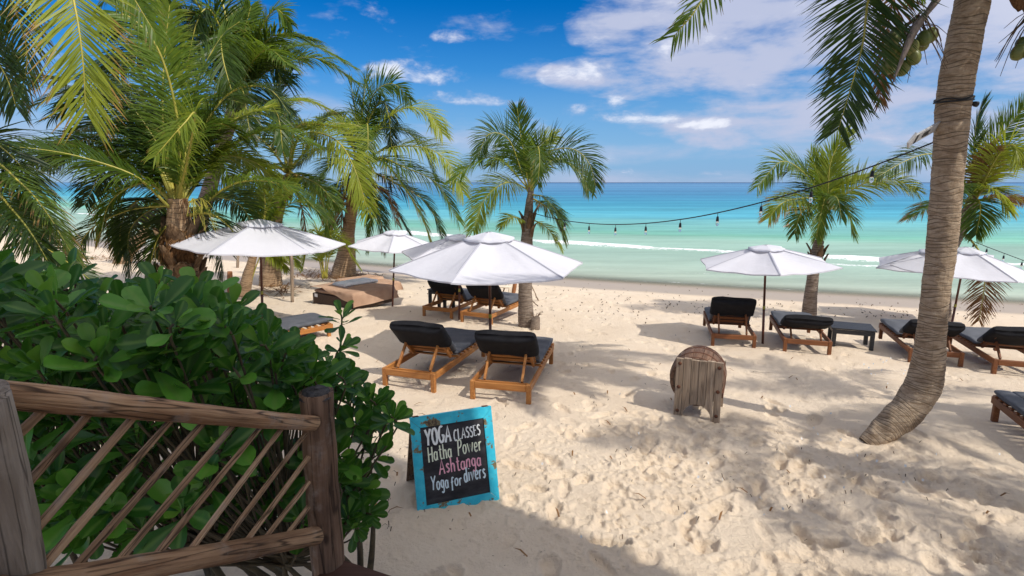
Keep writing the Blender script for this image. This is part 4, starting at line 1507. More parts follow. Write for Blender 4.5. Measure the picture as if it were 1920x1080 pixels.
def parasol(label, base, peak, rad, drop, rot, seed, wind=0.0):
    rs = random.Random(seed)
    base = Vector(base)
    peak = Vector(peak)
    ax = (peak - base)
    H = ax.length
    ax.normalize()
    o = thing('parasol', label, 'parasol', base, 0, 'white parasols on the beach')
    q = Vector((0, 0, 1)).rotation_difference(ax)
    o.rotation_mode = 'QUATERNION'
    o.rotation_quaternion = q
    hz = H - .05

    def rib_pt(i, t):
        a = rot + i * math.pi / 3
        r = rad * t
        return Vector((math.cos(a) * r, math.sin(a) * r, hz - drop * (t ** 1.12)))
    for i in range(6):
        rows = []
        n, mm = 12, 25
        ph = rs.uniform(0, 6)
        rs_w = rs.uniform(-.6, 1.6)
        for a in range(n):
            t = .05 + .95 * a / (n - 1)
            row = []
            for b_ in range(mm):
                s = b_ / (mm - 1)
                p = rib_pt(i, t).lerp(rib_pt(i + 1, t), s)
                k_ = math.sin(math.pi * s)
                p.z += -.045 * rad * k_ * math.sin(math.pi * min(1, t * .8)) * 1.0
                inw = .035 * rad * k_ * t ** 3
                h = Vector((p.x, p.y, 0))
                if h.length > 1e-6:
                    p -= h.normalized() * inw
                p.z += .006 * math.sin(s * 9 + ph + t * 4) * t + .004 * math.sin(s * 17 + ph * 2) * t * t
                # creases pulled out of the corners
                p.z += .010 * (math.exp(-((s - .10 - .12 * t) / .035) ** 2) + math.exp(-((s - .90 + .10 * t) / .04) ** 2)) * math.sin(math.pi * min(1, max(0, (t - .35) / .6))) * rs_w
                p.z += wind * k_ * t * t * math.sin(i * 1.7 + seed)
                row.append(p)
            rows.append(row)
        mb = MB().grid(rows)
        # turned-up hem gives the cloth an edge
        hem = [[rows[-1][b_] + Vector((0, 0, 0)) for b_ in range(mm)], [rows[-1][b_] + Vector((0, 0, -.022)) for b_ in range(mm)]]
        mb.grid(hem)
        mb.build('canopy_panel', M['canvas'], o, True)
        # stitched seam along the rib
        sm = []
        for a in range(10):
            t = .22 + .78 * a / 9
            p = rib_pt(i, t)
            tdir = Vector((-math.sin(rot + i * math.pi / 3), math.cos(rot + i * math.pi / 3), 0))
            sm.append([p - tdir * .017 + Vector((0, 0, .001)), p + Vector((0, 0, .008)), p + tdir * .017 + Vector((0, 0, .001))])
        MB().grid(sm).build('seam', M['seam'], o)
    # vent cap
    rows = []
    for a in range(6):
        t = .02 + .24 * a / 5
        row = []
        for b_ in range(36):
            s = b_ / 6
            i = int(s)
            p = rib_pt(i, t).lerp(rib_pt(i + 1, t), s - i)
            p.z += .035 + .012 * (t / .26) - .012 * math.sin(math.pi * (s - i)) * (a / 5) + (.006 * math.sin(b_ * 2.3 + seed) * (a / 5))
            row.append(p)
        rows.append(row)
    rows.append([p + Vector((p.x * .01, p.y * .01, -.03)) for p in rows[-1]])
    mb = MB().grid(rows, True)
    mb.f.append(tuple(range(36)))
    mb.build('vent_cap', M['canvas'], o, True)
    for i in range(6):
        mb = MB().tube([rib_pt(i, .04) + Vector((0, 0, -.02)), rib_pt(i, .5) + Vector((0, 0, -.02)), rib_pt(i, .99) + Vector((0, 0, -.012))], .011, 5)
        mb.build('rib', M['pole_wood'], o)
        st = MB().tube([Vector((0, 0, hz - drop * .95)), rib_pt(i, .55) + Vector((0, 0, -.03))], .009, 5)
        st.build('strut', M['pole_wood'], o)
    zj = .42 * (H - drop)
    MB().tube([(0, 0, -.25), (0, 0, zj)], .024, 12).build('lower_pole', M['pole_wood'], o, True)
    MB().tube([(0, 0, zj + .003), (0, 0, zj + .07)], .0262, 12).build('joint', M['rib'], o, True)
    MB().tube([(0, 0, zj + .074), (0, 0, hz)], .022, 12).build('upper_pole', M['pole_wood'], o, True)
    MB().tube([(0, 0, hz - drop * .95 - .05), (0, 0, hz - drop * .95 + .05)], .045, 10).build('hub', M['pole_wood'], o, True)
    return o


def up_at(base, px, py):
    return ptY(px, py, base.y)


D2 = math.radians
u0 = gp(493, 620)
parasol('largest white parasol at left, smooth six-sided canopy above the hedge', u0, up_at(u0, 487, 409), 1.56, .43, D2(-96), 3)
u1 = gp(736, 573)
parasol('small far white parasol beside the tan-covered daybeds', u1, up_at(u1, 741, 430), 1.22, .38, D2(-85), 4)
u2 = gp(861, 600)
parasol('white parasol half hidden behind the front parasol, palm shadow on its top', u2, up_at(u2, 862, 437), 1.36, .42, D2(-70), 5)
u3 = gp(920, 668)
parasol('front white parasol with wrinkled seams, over the pair of teak loungers nearest the sign', u3, up_at(u3, 917, 432), 1.60, .53, D2(-107), 6, .02)
u4 = gp(1430, 643)
parasol('white parasol between the upright lounger and the flat-backed lounger on the right', u4, up_at(u4, 1437, 457), 1.33, .33, D2(-104), 7)
u5 = gp(1750, 598)
parasol('white parasol mostly hidden behind the curved palm trunk, its left side showing', u5, up_at(u5, 1752, 464), 1.46, .33, D2(-125), 8)
u6 = gp(1781, 626)
parasol('white parasol with tilted pole at the right edge, beside the string of bulbs', u6, up_at(u6, 1813, 461), 1.36, .52, D2(-88), 9)

# ------------------------------------------------------------------ loungers


def cushion(w, l, t, seed, c=(0, 0, 0), rot=None, n=24, st=18, e=5, amp=.006):
    rs = random.Random(seed)
    p1, p2 = rs.uniform(0, 6), rs.uniform(0, 6)
    rows = []
    for i in range(st):
        s = -math.cos(math.pi * i / (st - 1))
        en = max(0, 1 - abs(s) ** 12) ** .3
        en = max(en, .02)
        y = s * l / 2
        row = []
        for j in range(n):
            a = 2 * math.pi * j / n
            cx_, sx_ = math.cos(a), math.sin(a)
            x = math.copysign(abs(cx_) ** (2 / e), cx_) * w / 2 * (.96 + .04 * en)
            z = math.copysign(abs(sx_) ** (2 / e), sx_) * t / 2 * en
            z += amp * (math.sin(x * 13 + p1 + y * 5) + math.sin(y * 11 + p2 - x * 4)) * (1 if abs(sx_) > .3 else .2)
            p = Vector((x, y, z))
            if rot is not None:
                p = rot @ p
            row.append(p + Vector(c))
        rows.append(row)
    mb = MB().grid(rows, True)
    mb.f.append(tuple(range(n)))
    mb.f.append(tuple((st - 1) * n + j for j in range(n - 1, -1, -1)))
    return mb


def lounger(label, base, yaw, th, darker=False, back=True, flat_cushion=False, w=.80, L=1.92, seed=1, group='teak sun loungers with dark cushions'):
    """origin = rear-left foot on the sand; x across, y towards the feet"""
    ty, tx = (M['teak_dark_shaded'], M['teak_dark_shaded_x']) if darker else (M['teak'], M['teak_x'])
    o = thing('sun_lounger', label, 'sun lounger', base, yaw, group)
    lg = .062
    hz = .25
    for x in (lg / 2, w - lg / 2):
        for y in (lg / 2, L - lg / 2 - .06):
            MB().box((x, y, hz / 2 - .03), (lg, lg, hz + .06), None, .006).build('leg', M['teak_dark_shaded'] if darker else ty, o)
    for x in (.024, w - .024):
        MB().box((x + (-.008 if x < .1 else .008), L / 2, hz - .048), (.036, L - .02, .088), None, .005).build('side_rail', ty, o)
    MB().box((w / 2, .018, hz - .052), (w - 2 * lg - .004, .034, .088), None, .005).build('end_rail', tx, o)
    MB().box((w / 2, L - .03, hz - .052), (w - .11, .034, .085), None, .005).build('end_rail', tx, o)
    hy = .72
    ns = 9
    for i in range(ns):
        y = hy + .06 + (L - hy - .14) * i / (ns - 1)
        MB().box((w / 2, y, hz + .012), (w + .012, .062, .02), None, .003).build('slat', tx, o)
    MB().box((w / 2, .17, hz - .055), (w - .12, .03, .03), None, .004).build('strut_bar', tx, o)
    if back:
        b = Vector((0, -math.cos(th), math.sin(th)))
        nn = Vector((0, math.sin(th), math.cos(th)))
        rot = Matrix((Vector((1, 0, 0)), b, nn)).transposed()
        hg = Vector((w / 2, hy, hz + .02))
        BL = .61
        for sx in (-1, 1):
            c = hg + b * BL / 2 + Vector((sx * (w / 2 - .10), 0, 0))
            MB().box(c, (.036, BL, .055), rot, .004).build('back_rail', ty, o)
            a = hg + b * BL * .62 + Vector((sx * (w / 2 - .15), 0, 0)) - nn * .03
            e = Vector((w / 2 + sx * (w / 2 - .15), .17, hz - .03))
            MB().beam(a, e, .03, .045, .004, (0, 1, 0)).build('strut', ty, o)
        for i in range(6):
            c = hg + b * (.06 + (BL - .1) * i / 5) + nn * .036
            MB().box(c, (w - .13, .07, .018), rot, .003).build('back_slat', tx, o)
        c = hg + b * .36 + nn * .092
        cushion(w - .03, .66, .085, seed, c, rot).build('back_cushion', M['grey_fabric'], o, True)
        c = hg + b * .50 + nn * .045
        cushion(w + .02, .42, .19, seed + 7, c, rot, e=4, amp=.007).build('cushion_cover', M['black_fabric'], o, True)
        cushion(w - .02, L - hy - .02, .09, seed + 3, (w / 2, (hy + L) / 2 + .03, hz + .068)).build('seat_cushion', M['grey_fabric'], o, True)
    else:
        for i in range(7):
            y = .10 + (hy - .12) * i / 6
            MB().box((w / 2, y, hz + .012), (w + .012, .062, .02), None, .003).build('slat', tx, o)
        # cushion frame with the teak showing in the middle
        for (cx_, cy_, ww, ll) in ((.09, L / 2, .17, L - .04), (w - .09, L / 2, .17, L - .04)):
            cushion(ww, ll, .07, seed, (cx_, cy_, hz + .06)).build('cushion_edge', M['grey_fabric'], o, True)
        for cy_ in (.12, L - .12):
            cushion(w - .36, .2, .068, seed + 1, (w / 2, cy_, hz + .06)).build('cushion_edge', M['grey_fabric'], o, True)
    return o


def place(px, py):
    p = gp(px, py)
    return Vector((p.x, p.y, p.z))


D_ = math.radians
lounger('left one of the two teak loungers nearest the sign, black cover on its raised back', place(717, 722), D_(-19), D_(46), seed=1)
lounger('right one of the two teak loungers nearest the sign, beside the front parasol pole', place(881, 748), D_(-13), D_(46), seed=2)
lounger('left one of the far pair of teak loungers, small black table beyond it', place(792, 592), D_(-24), D_(48), seed=3)
lounger('right one of the far pair of teak loungers, beside the slender grey palm trunk', place(863, 603), D_(-26), D_(48), seed=4)
lounger('upright dark teak lounger left of the right-hand parasol pole, seen straight from behind', place(1333, 648), D_(-14), D_(52), True, seed=5)
lounger('shade-darkened teak lounger with low reclined back, between the parasol pole and the black table', place(1468, 659), D_(-17), D_(25), True, seed=6)
lounger('shade-darkened teak lounger partly hidden behind the curved palm trunk', place(1703, 678), D_(-19), D_(32), True, seed=7)
lounger('shade-darkened teak lounger at the right edge, behind the curved palm trunk', place(1860, 700), D_(-19), D_(34), True, seed=8)
# flat lounger cut by the right edge: place its far-left foot
p = place(1852, 783)
yw = D_(-20)
dv = Vector((-math.sin(yw), math.cos(yw), 0))
p2_ = p - dv * 1.92
p2_.z = gh(p2_.x, p2_.y) * .5 + p.z * .5
lounger('flat lounger with grey cushion edges and bare teak middle, lowest at the right edge', p2_, yw, 0, True, back=False, seed=9)
# lounger behind the hedge: place its near-right front foot
yw = D_(-42)
f = place(627, 632)
dx_ = Vector((math.cos(yw), math.sin(yw), 0))
dy_ = Vector((-math.sin(yw), math.cos(yw), 0))
p3_ = f - dx_ * .8 - dy_ * 1.92
p3_.z = f.z
lounger('orange-toned teak lounger half hidden behind the hedge, under the largest parasol', p3_, yw, D_(40), seed=10)


def low_table(label, base, yaw, w, d, h, cat='table'):
    o = thing('low_table', label, cat, base, yaw, 'small black beach tables')
    for x in (.04, w - .04):
        for y in (.04, d - .04):
            MB().box((x, y, h / 2 - .03), (.07, .07, h + .02), None, .005).build('leg', M['black_wood'], o)
    nsl = 6
    for i in range(nsl):
        MB().box((w / 2, d * (i + .5) / nsl, h), (w + .04, d / nsl - .008, .028), None, .004).build('top_slat', M['black_wood'], o)
    for y in (.02, d - .02):
        MB().box((w / 2, y, h - .06), (w - .15, .025, .08), None, .003).build('apron', M['black_wood'], o)
    for x in (.02, w - .02):
        MB().box((x, d / 2, h - .06), (.025, d - .15, .08), None, .003).build('apron', M['black_wood'], o)
    return o


pt_ = place(1558, 650)
low_table('long black slatted table between two loungers on the right', Vector((pt_.x, pt_.y, pt_.z)), D_(-22), .72, .62, .37)
pt_ = place(799, 586)
low_table('small black table beyond the far pair of loungers', Vector((pt_.x, pt_.y + .35, pt_.z - .02)), D_(-24), .5, .5, .52)

# ------------------------------------------------------------------ daybeds under tan cloths


def daybed(label, clabel, origin, yaw, lx, ly, h, over, hump, seed):
    """origin = the corner nearest the viewer; bed runs +x and +y"""
    o = thing('daybed', label, 'daybed', origin, yaw, 'covered daybeds')
    MB().box((lx / 2, ly / 2, h / 2 - .04), (lx, ly, h), None, .02).build('base', M['wicker'], o)
    cushion(lx - .06, ly - .06, .12, seed, (lx / 2, ly / 2, h + .01)).build('mattress', M['tan_cloth'], o, True)
    rs = random.Random(seed)
    top = h + .10
    ox0, ox1, oy0, oy1 = over
    rows = []
    n = 46
    ph = [rs.uniform(0, 6) for _ in range(6)]
    for i in range(n):
        row = []
        for j in range(n):
            u = -1 + 2 * i / (n - 1)
            v = -1 + 2 * j / (n - 1)
            X = lx / 2 + u * (lx / 2 + (ox0(v) if u < 0 else ox1(v)))
            Yv = ly / 2 + v * (ly / 2 + (oy0(u) if v < 0 else oy1(u)))
            xo = max(-X, X - lx, 0)
            yo = max(-Yv, Yv - ly, 0)
            e = .035 + .02 * math.sin(X * 7 + Yv * 8 + ph[0]) * (1 if xo + yo > .05 else 0)
            flare = .12 * (xo + yo)
            cx_ = min(max(X, -e - flare), lx + e + flare)
            cy_ = min(max(Yv, -e - flare), ly + e + flare)
            z = top - max(xo - .03, yo - .03, 0)
            if xo + yo < .02:
                z += .012 * math.sin(X * 5 + ph[1]) * math.sin(Yv * 6 + ph[2])
                z += hump(X / lx, Yv / ly)
            else:
                z += hump(min(max(X / lx, 0), 1), min(max(Yv / ly, 0), 1)) * max(0, 1 - (xo + yo) * 2)
            row.append((cx_, cy_, max(z, -.02 + .02 * math.sin(X * 9 + ph[3]))))
        rows.append(row)
    mb = MB().grid(rows)
    me = mb.build('cloth_cover', M['tan_cloth'], None, True)
    me.location = origin
    me.rotation_euler = (0, 0, yaw)
    tag(me, clabel, 'cloth cover', 'tan cloths over the daybeds')
    return o


pB = place(664, 581)
pA = place(571, 571)
pC = place(737, 571)
yb = math.atan2(pC.y - pB.y, pC.x - pB.x)
# x runs along the lit side B->C, y runs from B towards A
lenA = (pA - pB).length
daybed('dark wicker daybed with white tag on its side, left of the far parasol pole', 'tan cloth pulled over the dark wicker daybed, slanting down its side', pB, yb, (pC - pB).length, lenA, .30,
       (lambda v: max(.03, .34 - .40 * (v + 1) * .55), lambda v: .2, lambda u: .36, lambda u: .06),
       lambda x, y: .045 * math.exp(-((y - .75) / .35) ** 2) * (1 if x < .8 else .6), 21)
tg = MB().box((-.012, lenA - .16, .21), (.01, .12, .09), None, .002)
t_ = tg.build('white_tag', M['white_plastic'], None)
t_.location = pB
t_.rotation_euler = (0, 0, yb)
t_.parent = [x for x in bpy.data.objects if x.name == 'daybed'][0]
t_.location = (0, 0, 0)
t_.rotation_euler = (0, 0, 0)
pD2 = place(757, 565)
daybed('low daybed fully wrapped in tan cloth, standing behind the wicker daybed', 'tan cloth wrapped right over the rear daybed', pD2 + Vector((-1.15, .45, 0)), yb - .1, 1.15, 1.4, .24,
       (lambda v: .4, lambda v: .30, lambda u: .30, lambda u: .2), lambda x, y: .06 * (y > .5), 22)
pl = cushion(1.15, .5, .13, 31, (0, 0, 0))
po = pl.build('mattress_pad', M['white_plastic'], None, True)
po.location = pB + Vector((-.28, 1.25, .45))
po.rotation_euler = (0, .03, yb)
tag(po, 'pale grey mattress pad lying on the tan-covered daybed', 'mattress')

# ------------------------------------------------------------------ chalkboard sign
m, n, b = newmat('blue_paint')
co = objco(n)
f1 = n.noise(co, 9, 5, .65)
f2 = n.noise(n.mapping(co, (1, 1, 1), (3, 3, 3)), 22, 4, .6)
ff = n.m('ADD', n.m('MULTIPLY', f1, .75), n.m('MULTIPLY', f2, .35))
cb = n.mix(n.sstep(n.noise(co, 14, 4, .6), .35, .7), (.018, .40, .56), (.045, .50, .64))
cb = n.mix(n.sstep(ff, .605, .645), cb, (.16, .12, .055))
cb = n.mix(n.sstep(ff, .69, .72), cb, (.06, .035, .02))
n.link(cb, b.inputs['Base Color'])
b.inputs['Roughness'].default_value = .5
bump(n, n.m('SUBTRACT', 1.0, n.sstep(ff, .60, .68)), .5, .004, b)
M['blue_paint'] = m
M['chalkboard'] = noisy('chalkboard', (.011, .010, .013), (.050, .047, .052), .7, 4, (1, 1, 3), .1, .002, 20, .35)


def flat(name, c, var=.12):
    return noisy(name, tuple(q * (1 - var) for q in c), c, .8, 30, (1, 1, 1), 0)


M['chalk_white'] = flat('chalk_white', (.85, .87, .86))
M['chalk_cream'] = flat('chalk_cream', (.80, .84, .66))
M['chalk_pink'] = flat('chalk_pink', (.85, .42, .52))
M['chalk_blue'] = flat('chalk_blue', (.66, .78, .84))

BLp = gp(784, 966)
BRp = gp(937, 934)
yaw_s = math.atan2(BRp.y - BLp.y, BRp.x - BLp.x)
SW = .72
SH = .80
LEAN = D_(15)
sg = thing('chalkboard_sign', 'blue framed chalkboard A-frame sign with hand lettered yoga class list standing in the sand', 'sign', (BLp.x, BLp.y, -.03), yaw_s)
RX = Matrix.Rotation(-LEAN, 3, 'X')        # leans back (+y)


def spt(x, y, z):
    return RX @ Vector((x, y, z))


fw, ft = .078, .030


def prism(quad, y0, y1):
    vs = [spt(x, y0, z) for x, z in quad] + [spt(x, y1, z) for x, z in quad]
    mb = MB()
    mb.add(vs, [(0, 1, 2, 3), (7, 6, 5, 4), (0, 4, 5, 1), (1, 5, 6, 2), (2, 6, 7, 3), (3, 7, 4, 0)])
    return mb


g_ = .0012
prism([(g_, 0), (SW - g_, 0), (SW - fw - g_, fw - g_), (fw + g_, fw - g_)], 0, ft).build('frame_rail', M['blue_paint'], sg)
prism([(fw + g_, SH - fw + g_), (SW - fw - g_, SH - fw + g_), (SW - g_, SH), (g_, SH)], 0, ft).build('frame_rail', M['blue_paint'], sg)
prism([(0, g_), (fw, fw + g_), (fw, SH - fw - g_), (0, SH - g_)], 0, ft).build('frame_stile', M['blue_paint'], sg)
prism([(SW - fw, fw + g_), (SW, g_), (SW, SH - g_), (SW - fw, SH - fw - g_)], 0, ft).build('frame_stile', M['blue_paint'], sg)
prism([(fw - .006, fw - .006), (SW - fw + .006, fw - .006), (SW - fw + .006, SH - fw + .006), (fw - .006, SH - fw + .006)], .012, .022).build('chalkboard', M['chalkboard'], sg)
# top ledge and rear leg
top = spt(0, 0, SH)
RB = Matrix.Rotation(D_(22), 3, 'X')
hinge = top + Vector((0, .035, -.01))


def bpt(x, y, z):
    return hinge + RB @ Vector((x, y, z))


zl = -(hinge.z) / math.cos(D_(22)) - .03
mb = MB()
quad = [(.01, 0), (SW - .01, 0), (SW - .01, zl), (.01, zl)]
vs = [bpt(x, 0.0, z) for x, z in quad] + [bpt(x, .02, z) for x, z in quad]
mb.add(vs, [(3, 2, 1, 0), (4, 5, 6, 7), (0, 1, 5, 4), (1, 2, 6, 5), (2, 3, 7, 6), (3, 0, 4, 7)])
mb.build('rear_board', M['post_wood'], sg)
prism([(0, SH + .001), (SW, SH + .001), (SW, SH + .016), (0, SH + .016)], .0, .05).build('top_ledge', M['blue_paint'], sg)
for hx in (.05, SW - .05):
    MB().box(spt(hx, .025, SH + .02), (.05, .05, .006), RX, .001).build('hinge', M['rust'], sg)


def circ(cx_, cy_, rx, ry, a0, a1, n=11):
    return [(cx_ + rx * math.cos(math.radians(a0 + (a1 - a0) * i / (n - 1))), cy_ + ry * math.sin(math.radians(a0 + (a1 - a0) * i / (n - 1)))) for i in range(n)]


GL = {
    'Y': (.62, [[(0, 1), (.30, .48)], [(.60, 1), (.30, .48), (.26, 0)]]),
    'O': (.60, [circ(.28, .5, .27, .5, 90, 450, 15)]),
    'G': (.60, [circ(.30, .5, .29, .5, 60, 320, 12) + [(.54, .40), (.34, .42)]]),
    'A': (.62, [[(0, 0), (.30, 1), (.60, 0)], [(.12, .36), (.50, .36)]]),
    'C': (.52, [circ(.28, .5, .27, .5, 55, 305, 12)]),
    'L': (.50, [[(.06, 1), (.06, 0), (.48, .02)]]),
    'S': (.50, [[(.44, .84), (.30, .98), (.10, .88), (.10, .64), (.38, .44), (.42, .16), (.22, .0), (.02, .12)]]),
    'E': (.48, [[(.44, .98), (.05, 1), (.05, 0), (.46, .02)], [(.05, .52), (.38, .52)]]),
    'H': (.58, [[(.04, 1), (.04, 0)], [(.52, 1), (.50, 0)], [(.04, .5), (.52, .54)]]),
    'P': (.52, [[(.06, 1), (.06, 0)], [(.06, .98), (.36, 1), (.48, .78), (.34, .54), (.06, .5)]]),
    'a': (.48, [circ(.21, .28, .19, .28, 50, 390, 12), [(.40, .56), (.40, .10), (.46, .0)]]),
    't': (.40, [[(.20, .92), (.19, .12), (.30, .0), (.38, .06)], [(.02, .62), (.38, .64)]]),
    'h': (.48, [[(.05, 1), (.05, 0)], [(.05, .40), (.20, .58), (.38, .50), (.40, .0)]]),
    'o': (.46, [circ(.22, .29, .20, .29, 90, 450, 12)]),
    'w': (.74, [[(.0, .60), (.17, .0), (.36, .50), (.53, .0), (.72, .60)]]),
    'e': (.46, [[(.04, .30), (.38, .34), (.36, .52), (.20, .60), (.05, .44), (.06, .14), (.22, .0), (.40, .10)]]),
    'r': (.38, [[(.06, .58), (.06, 0)], [(.06, .38), (.18, .56), (.36, .54)]]),
    's': (.38, [[(.34, .50), (.20, .60), (.06, .48), (.18, .32), (.32, .20), (.20, .0), (.03, .08)]]),
    'n': (.48, [[(.05, .58), (.05, 0)], [(.05, .38), (.20, .58), (.38, .50), (.40, .0)]]),
    'g': (.48, [circ(.20, .32, .18, .26, 40, 380, 12), [(.39, .58), (.39, -.14), (.26, -.32), (.06, -.24)]]),
    'f': (.40, [[(.38, .66), (.26, .74), (.16, .58), (.14, -.30)], [(.0, .36), (.32, .40)]]),
    'd': (.50, [circ(.20, .29, .18, .28, 30, 370, 12), [(.40, 1), (.40, .0)]]),
    'i': (.20, [[(.08, .58), (.08, .0)], [(.08, .80), (.085, .84)]]),
    'v': (.46, [[(.02, .58), (.20, .0), (.42, .60)]]),
}


def lettering(text, x0, z0, x1, cap, rad, mat, slope=0.0):
    """hand-painted line: strokes laid on the board between x0 and x1, baseline z0"""
    tot = sum(GL[c][0] + .15 if c != ' ' else .34 for c in text) - .15
    s = (x1 - x0) / tot
    mb = MB()
    x = x0
    rs = random.Random(len(text) * 7 + int(cap * 1000))
    for ch in text:
        if ch == ' ':
            x += .34 * s
            continue
        wch, strokes = GL[ch]
        jz = rs.uniform(-.05, .05) * cap
        jr = rs.uniform(-.06, .06)
        for st in strokes:
            pts = []
            for (a, c_) in st:
                xx = x + (a + jr * (c_ - .5)) * s
                pts.append(Vector((xx, 0, z0 + jz + c_ * cap + slope * (xx - x0))))
            if len(pts) > 2 and not (ch in 'AYLEHvw' and len(pts) <= 5):
                pts = catmull(pts, len(pts) * 3)
            o_ = len(mb.v)
            mb.tube(pts, [rad * rs.uniform(.85, 1.15) for _ in pts], 6)
            for i in range(o_, len(mb.v)):
                v = mb.v[i]
                mb.v[i] = tuple(spt(v[0], .0105 + v[1] * .12, v[2]))
        x += (wch + .15) * s
    mb.build('lettering', mat, sg)


ix0, iw = fw, SW - 2 * fw
iz1, ih = SH - fw, SH - 2 * fw


def bx(u):
    return ix0 + u * iw


def bz(v):
    return iz1 - v * ih


lettering('YOGA', bx(.07), bz(.245), bx(.46), .135, .0095, M['chalk_white'], .05)
lettering('CLASSES', bx(.51), bz(.235), bx(.93), .09, .0058, M['chalk_white'], .05)
lettering('Hatha', bx(.09), bz(.455), bx(.45), .125, .0058, M['chalk_cream'], .03)
lettering('Power', bx(.55), bz(.435), bx(.93), .13, .0058, M['chalk_cream'], .05)
lettering('Ashtanga', bx(.24), bz(.635), bx(.90), .12, .0064, M['chalk_pink'], .03)
lettering('Yoga', bx(.10), bz(.83), bx(.36), .115, .0058, M['chalk_blue'], .02)
lettering('for', bx(.40), bz(.83), bx(.57), .105, .0058, M['chalk_blue'], .02)
lettering('divers', bx(.61), bz(.80), bx(.95), .125, .0066, M['chalk_blue'], .05)

# ------------------------------------------------------------------ barrel seat
bl = gp(1262, 779)
br = gp(1345, 792)
yaw_b = math.atan2(br.y - bl.y, br.x - bl.x)
ba = thing('barrel_stand', 'weathered plank stand holding a wooden barrel on its side, arch cut in its front', 'barrel stand', (bl.x, bl.y, max(bl.z, br.z) + .0), yaw_b)
PW, PH, PT = .53, .71, .045
npk = 6


def plank(i, y0, lean):
    """one upright board, bottom cut to the arch"""
    x0 = PW * i / npk + .0025
    x1 = PW * (i + 1) / npk - .0025
    n = 7
    rx = .163
    low = []
    for k_ in range(n):
        x = x0 + (x1 - x0) * k_ / (n - 1)
        d = abs(x - PW / 2)
        low.append((x, math.sqrt(max(0, 1 - (d / rx) ** 2)) * .165 if d < rx else -.08))
    topz = PH - (.16 if y0 > .3 else 0) + R.uniform(-.006, .006)
    mb = MB()
    jit = R.uniform(-.003, .003)
    vs = []
    for y in (y0 + jit, y0 + PT + jit):
        vs += [(x, y + lean * z, z) for x, z in low]
        vs += [(x, y + lean * topz, topz) for x, z in low]
    f_ = []
    for k_ in range(n - 1):
        f_.append((k_, k_ + 1, n + k_ + 1, n + k_))
        f_.append((2 * n + k_ + 1, 2 * n + k_, 3 * n + k_, 3 * n + k_ + 1))
        f_.append((k_ + 1, k_, 2 * n + k_, 2 * n + k_ + 1))
        f_.append((n + k_, n + k_ + 1, 3 * n + k_ + 1, 3 * n + k_))
    f_.append((0, n, 3 * n, 2 * n))
    f_.append((2 * n - 1, n - 1, 3 * n - 1, 4 * n - 1))
    mb.add(vs, f_)
    return mb.build('plank', M['grey_wood'], ba)


for y0 in (0, .62):
    for i in range(npk):
        plank(i, y0, 0.0)
for (x, z) in ((.045, .65), (.045, .36), (.045, .06), (PW - .045, .65), (PW - .045, .36), (PW - .045, .06)):
    MB().tube([(x, .004, z), (x, -.006, z), (x, -.012, z)], [.022, .021, .012], 10).build('bolt', M['rust'], ba, True)
nst = 18
cxb, czb, rb0 = PW / 2 - .035, .42, .325
for i in range(nst):
    a0 = 2 * math.pi * i / nst + .008
    a1 = 2 * math.pi * (i + 1) / nst - .008
    rows = []
    for s in range(7):
        y = .055 + .55 * s / 6
        rr_ = rb0 * (.90 + .10 * math.sin(math.pi * (s / 6)))
        rows.append([(cxb + math.cos(a) * r_, y, czb + math.sin(a) * r_) for a, r_ in ((a0, rr_), ((a0 + a1) / 2, rr_ * 1.004), (a1, rr_), (a1, rr_ - .03), (a0, rr_ - .03))])
    mb = MB().grid(rows, True)
    mb.f.append((4, 3, 2, 1, 0))
    mb.f.append(tuple(30 + j for j in range(5)))
    mb.build('stave', M['barrel_wood'], ba)
for y, kx in ((.08, .905), (.56, .93), (.22, .975), (.44, .975)):
    rows = [[(cxb + math.cos(2 * math.pi * j / 36) * rb0 * q, yy, czb + math.sin(2 * math.pi * j / 36) * rb0 * q) for j in range(36)]
            for q, yy in ((kx + .012, y), (kx + .022, y), (kx + .022, y + .035), (kx + .012, y + .035))]
    MB().grid(rows, True).build('hoop', M['rust'], ba, True)
for y in (.075, .585):
    MB().tube([(cxb, y, czb), (cxb, y + .02, czb)], rb0 * .86, 30).build('barrel_head', M['grey_wood'], ba)
for x in (.0, PW):
    MB().box((x, .335, .30), (.03, .56, .06), None, .004).build('cross_bar', M['rust'], ba)

# ------------------------------------------------------------------ string lights
M['bulb_glass'], n, b = newmat('bulb_glass')
b.inputs['Base Color'].default_value = (.95, .95, .93, 1)
b.inputs['Roughness'].default_value = .05
b.inputs['Transmission Weight'].default_value = .9
b.inputs['IOR'].default_value = 1.2


def proj(p):
    z = p.z - CZ
    d = p.y * CP - z * SP
    return 960 + F * p.x / d, 540 - F * (p.y * SP + z * CP) / d


def bulb(o, p, org):
    q = p - org
    s = MB().tube([q, q + Vector((0, 0, -.055))], .004, 5)
    so_ = s.build('drop_wire', M['cable'], o)
    bl_ = MB().tube([q + Vector((0, 0, -.05)), q + Vector((0, 0, -.06)), q + Vector((0, 0, -.105)), q + Vector((0, 0, -.12))], [.010, .016, .020, .021], 10)
    soc = bl_.build('socket', M['cable'], o, True)
    MB().tube([q + Vector((0, 0, -.121)), q + Vector((0, 0, -.14)), q + Vector((0, 0, -.16)), q + Vector((0, 0, -.178)), q + Vector((0, 0, -.188))], [.017, .021, .022, .016, .004], 10).build('bulb', M['bulb_glass'], soc, True)


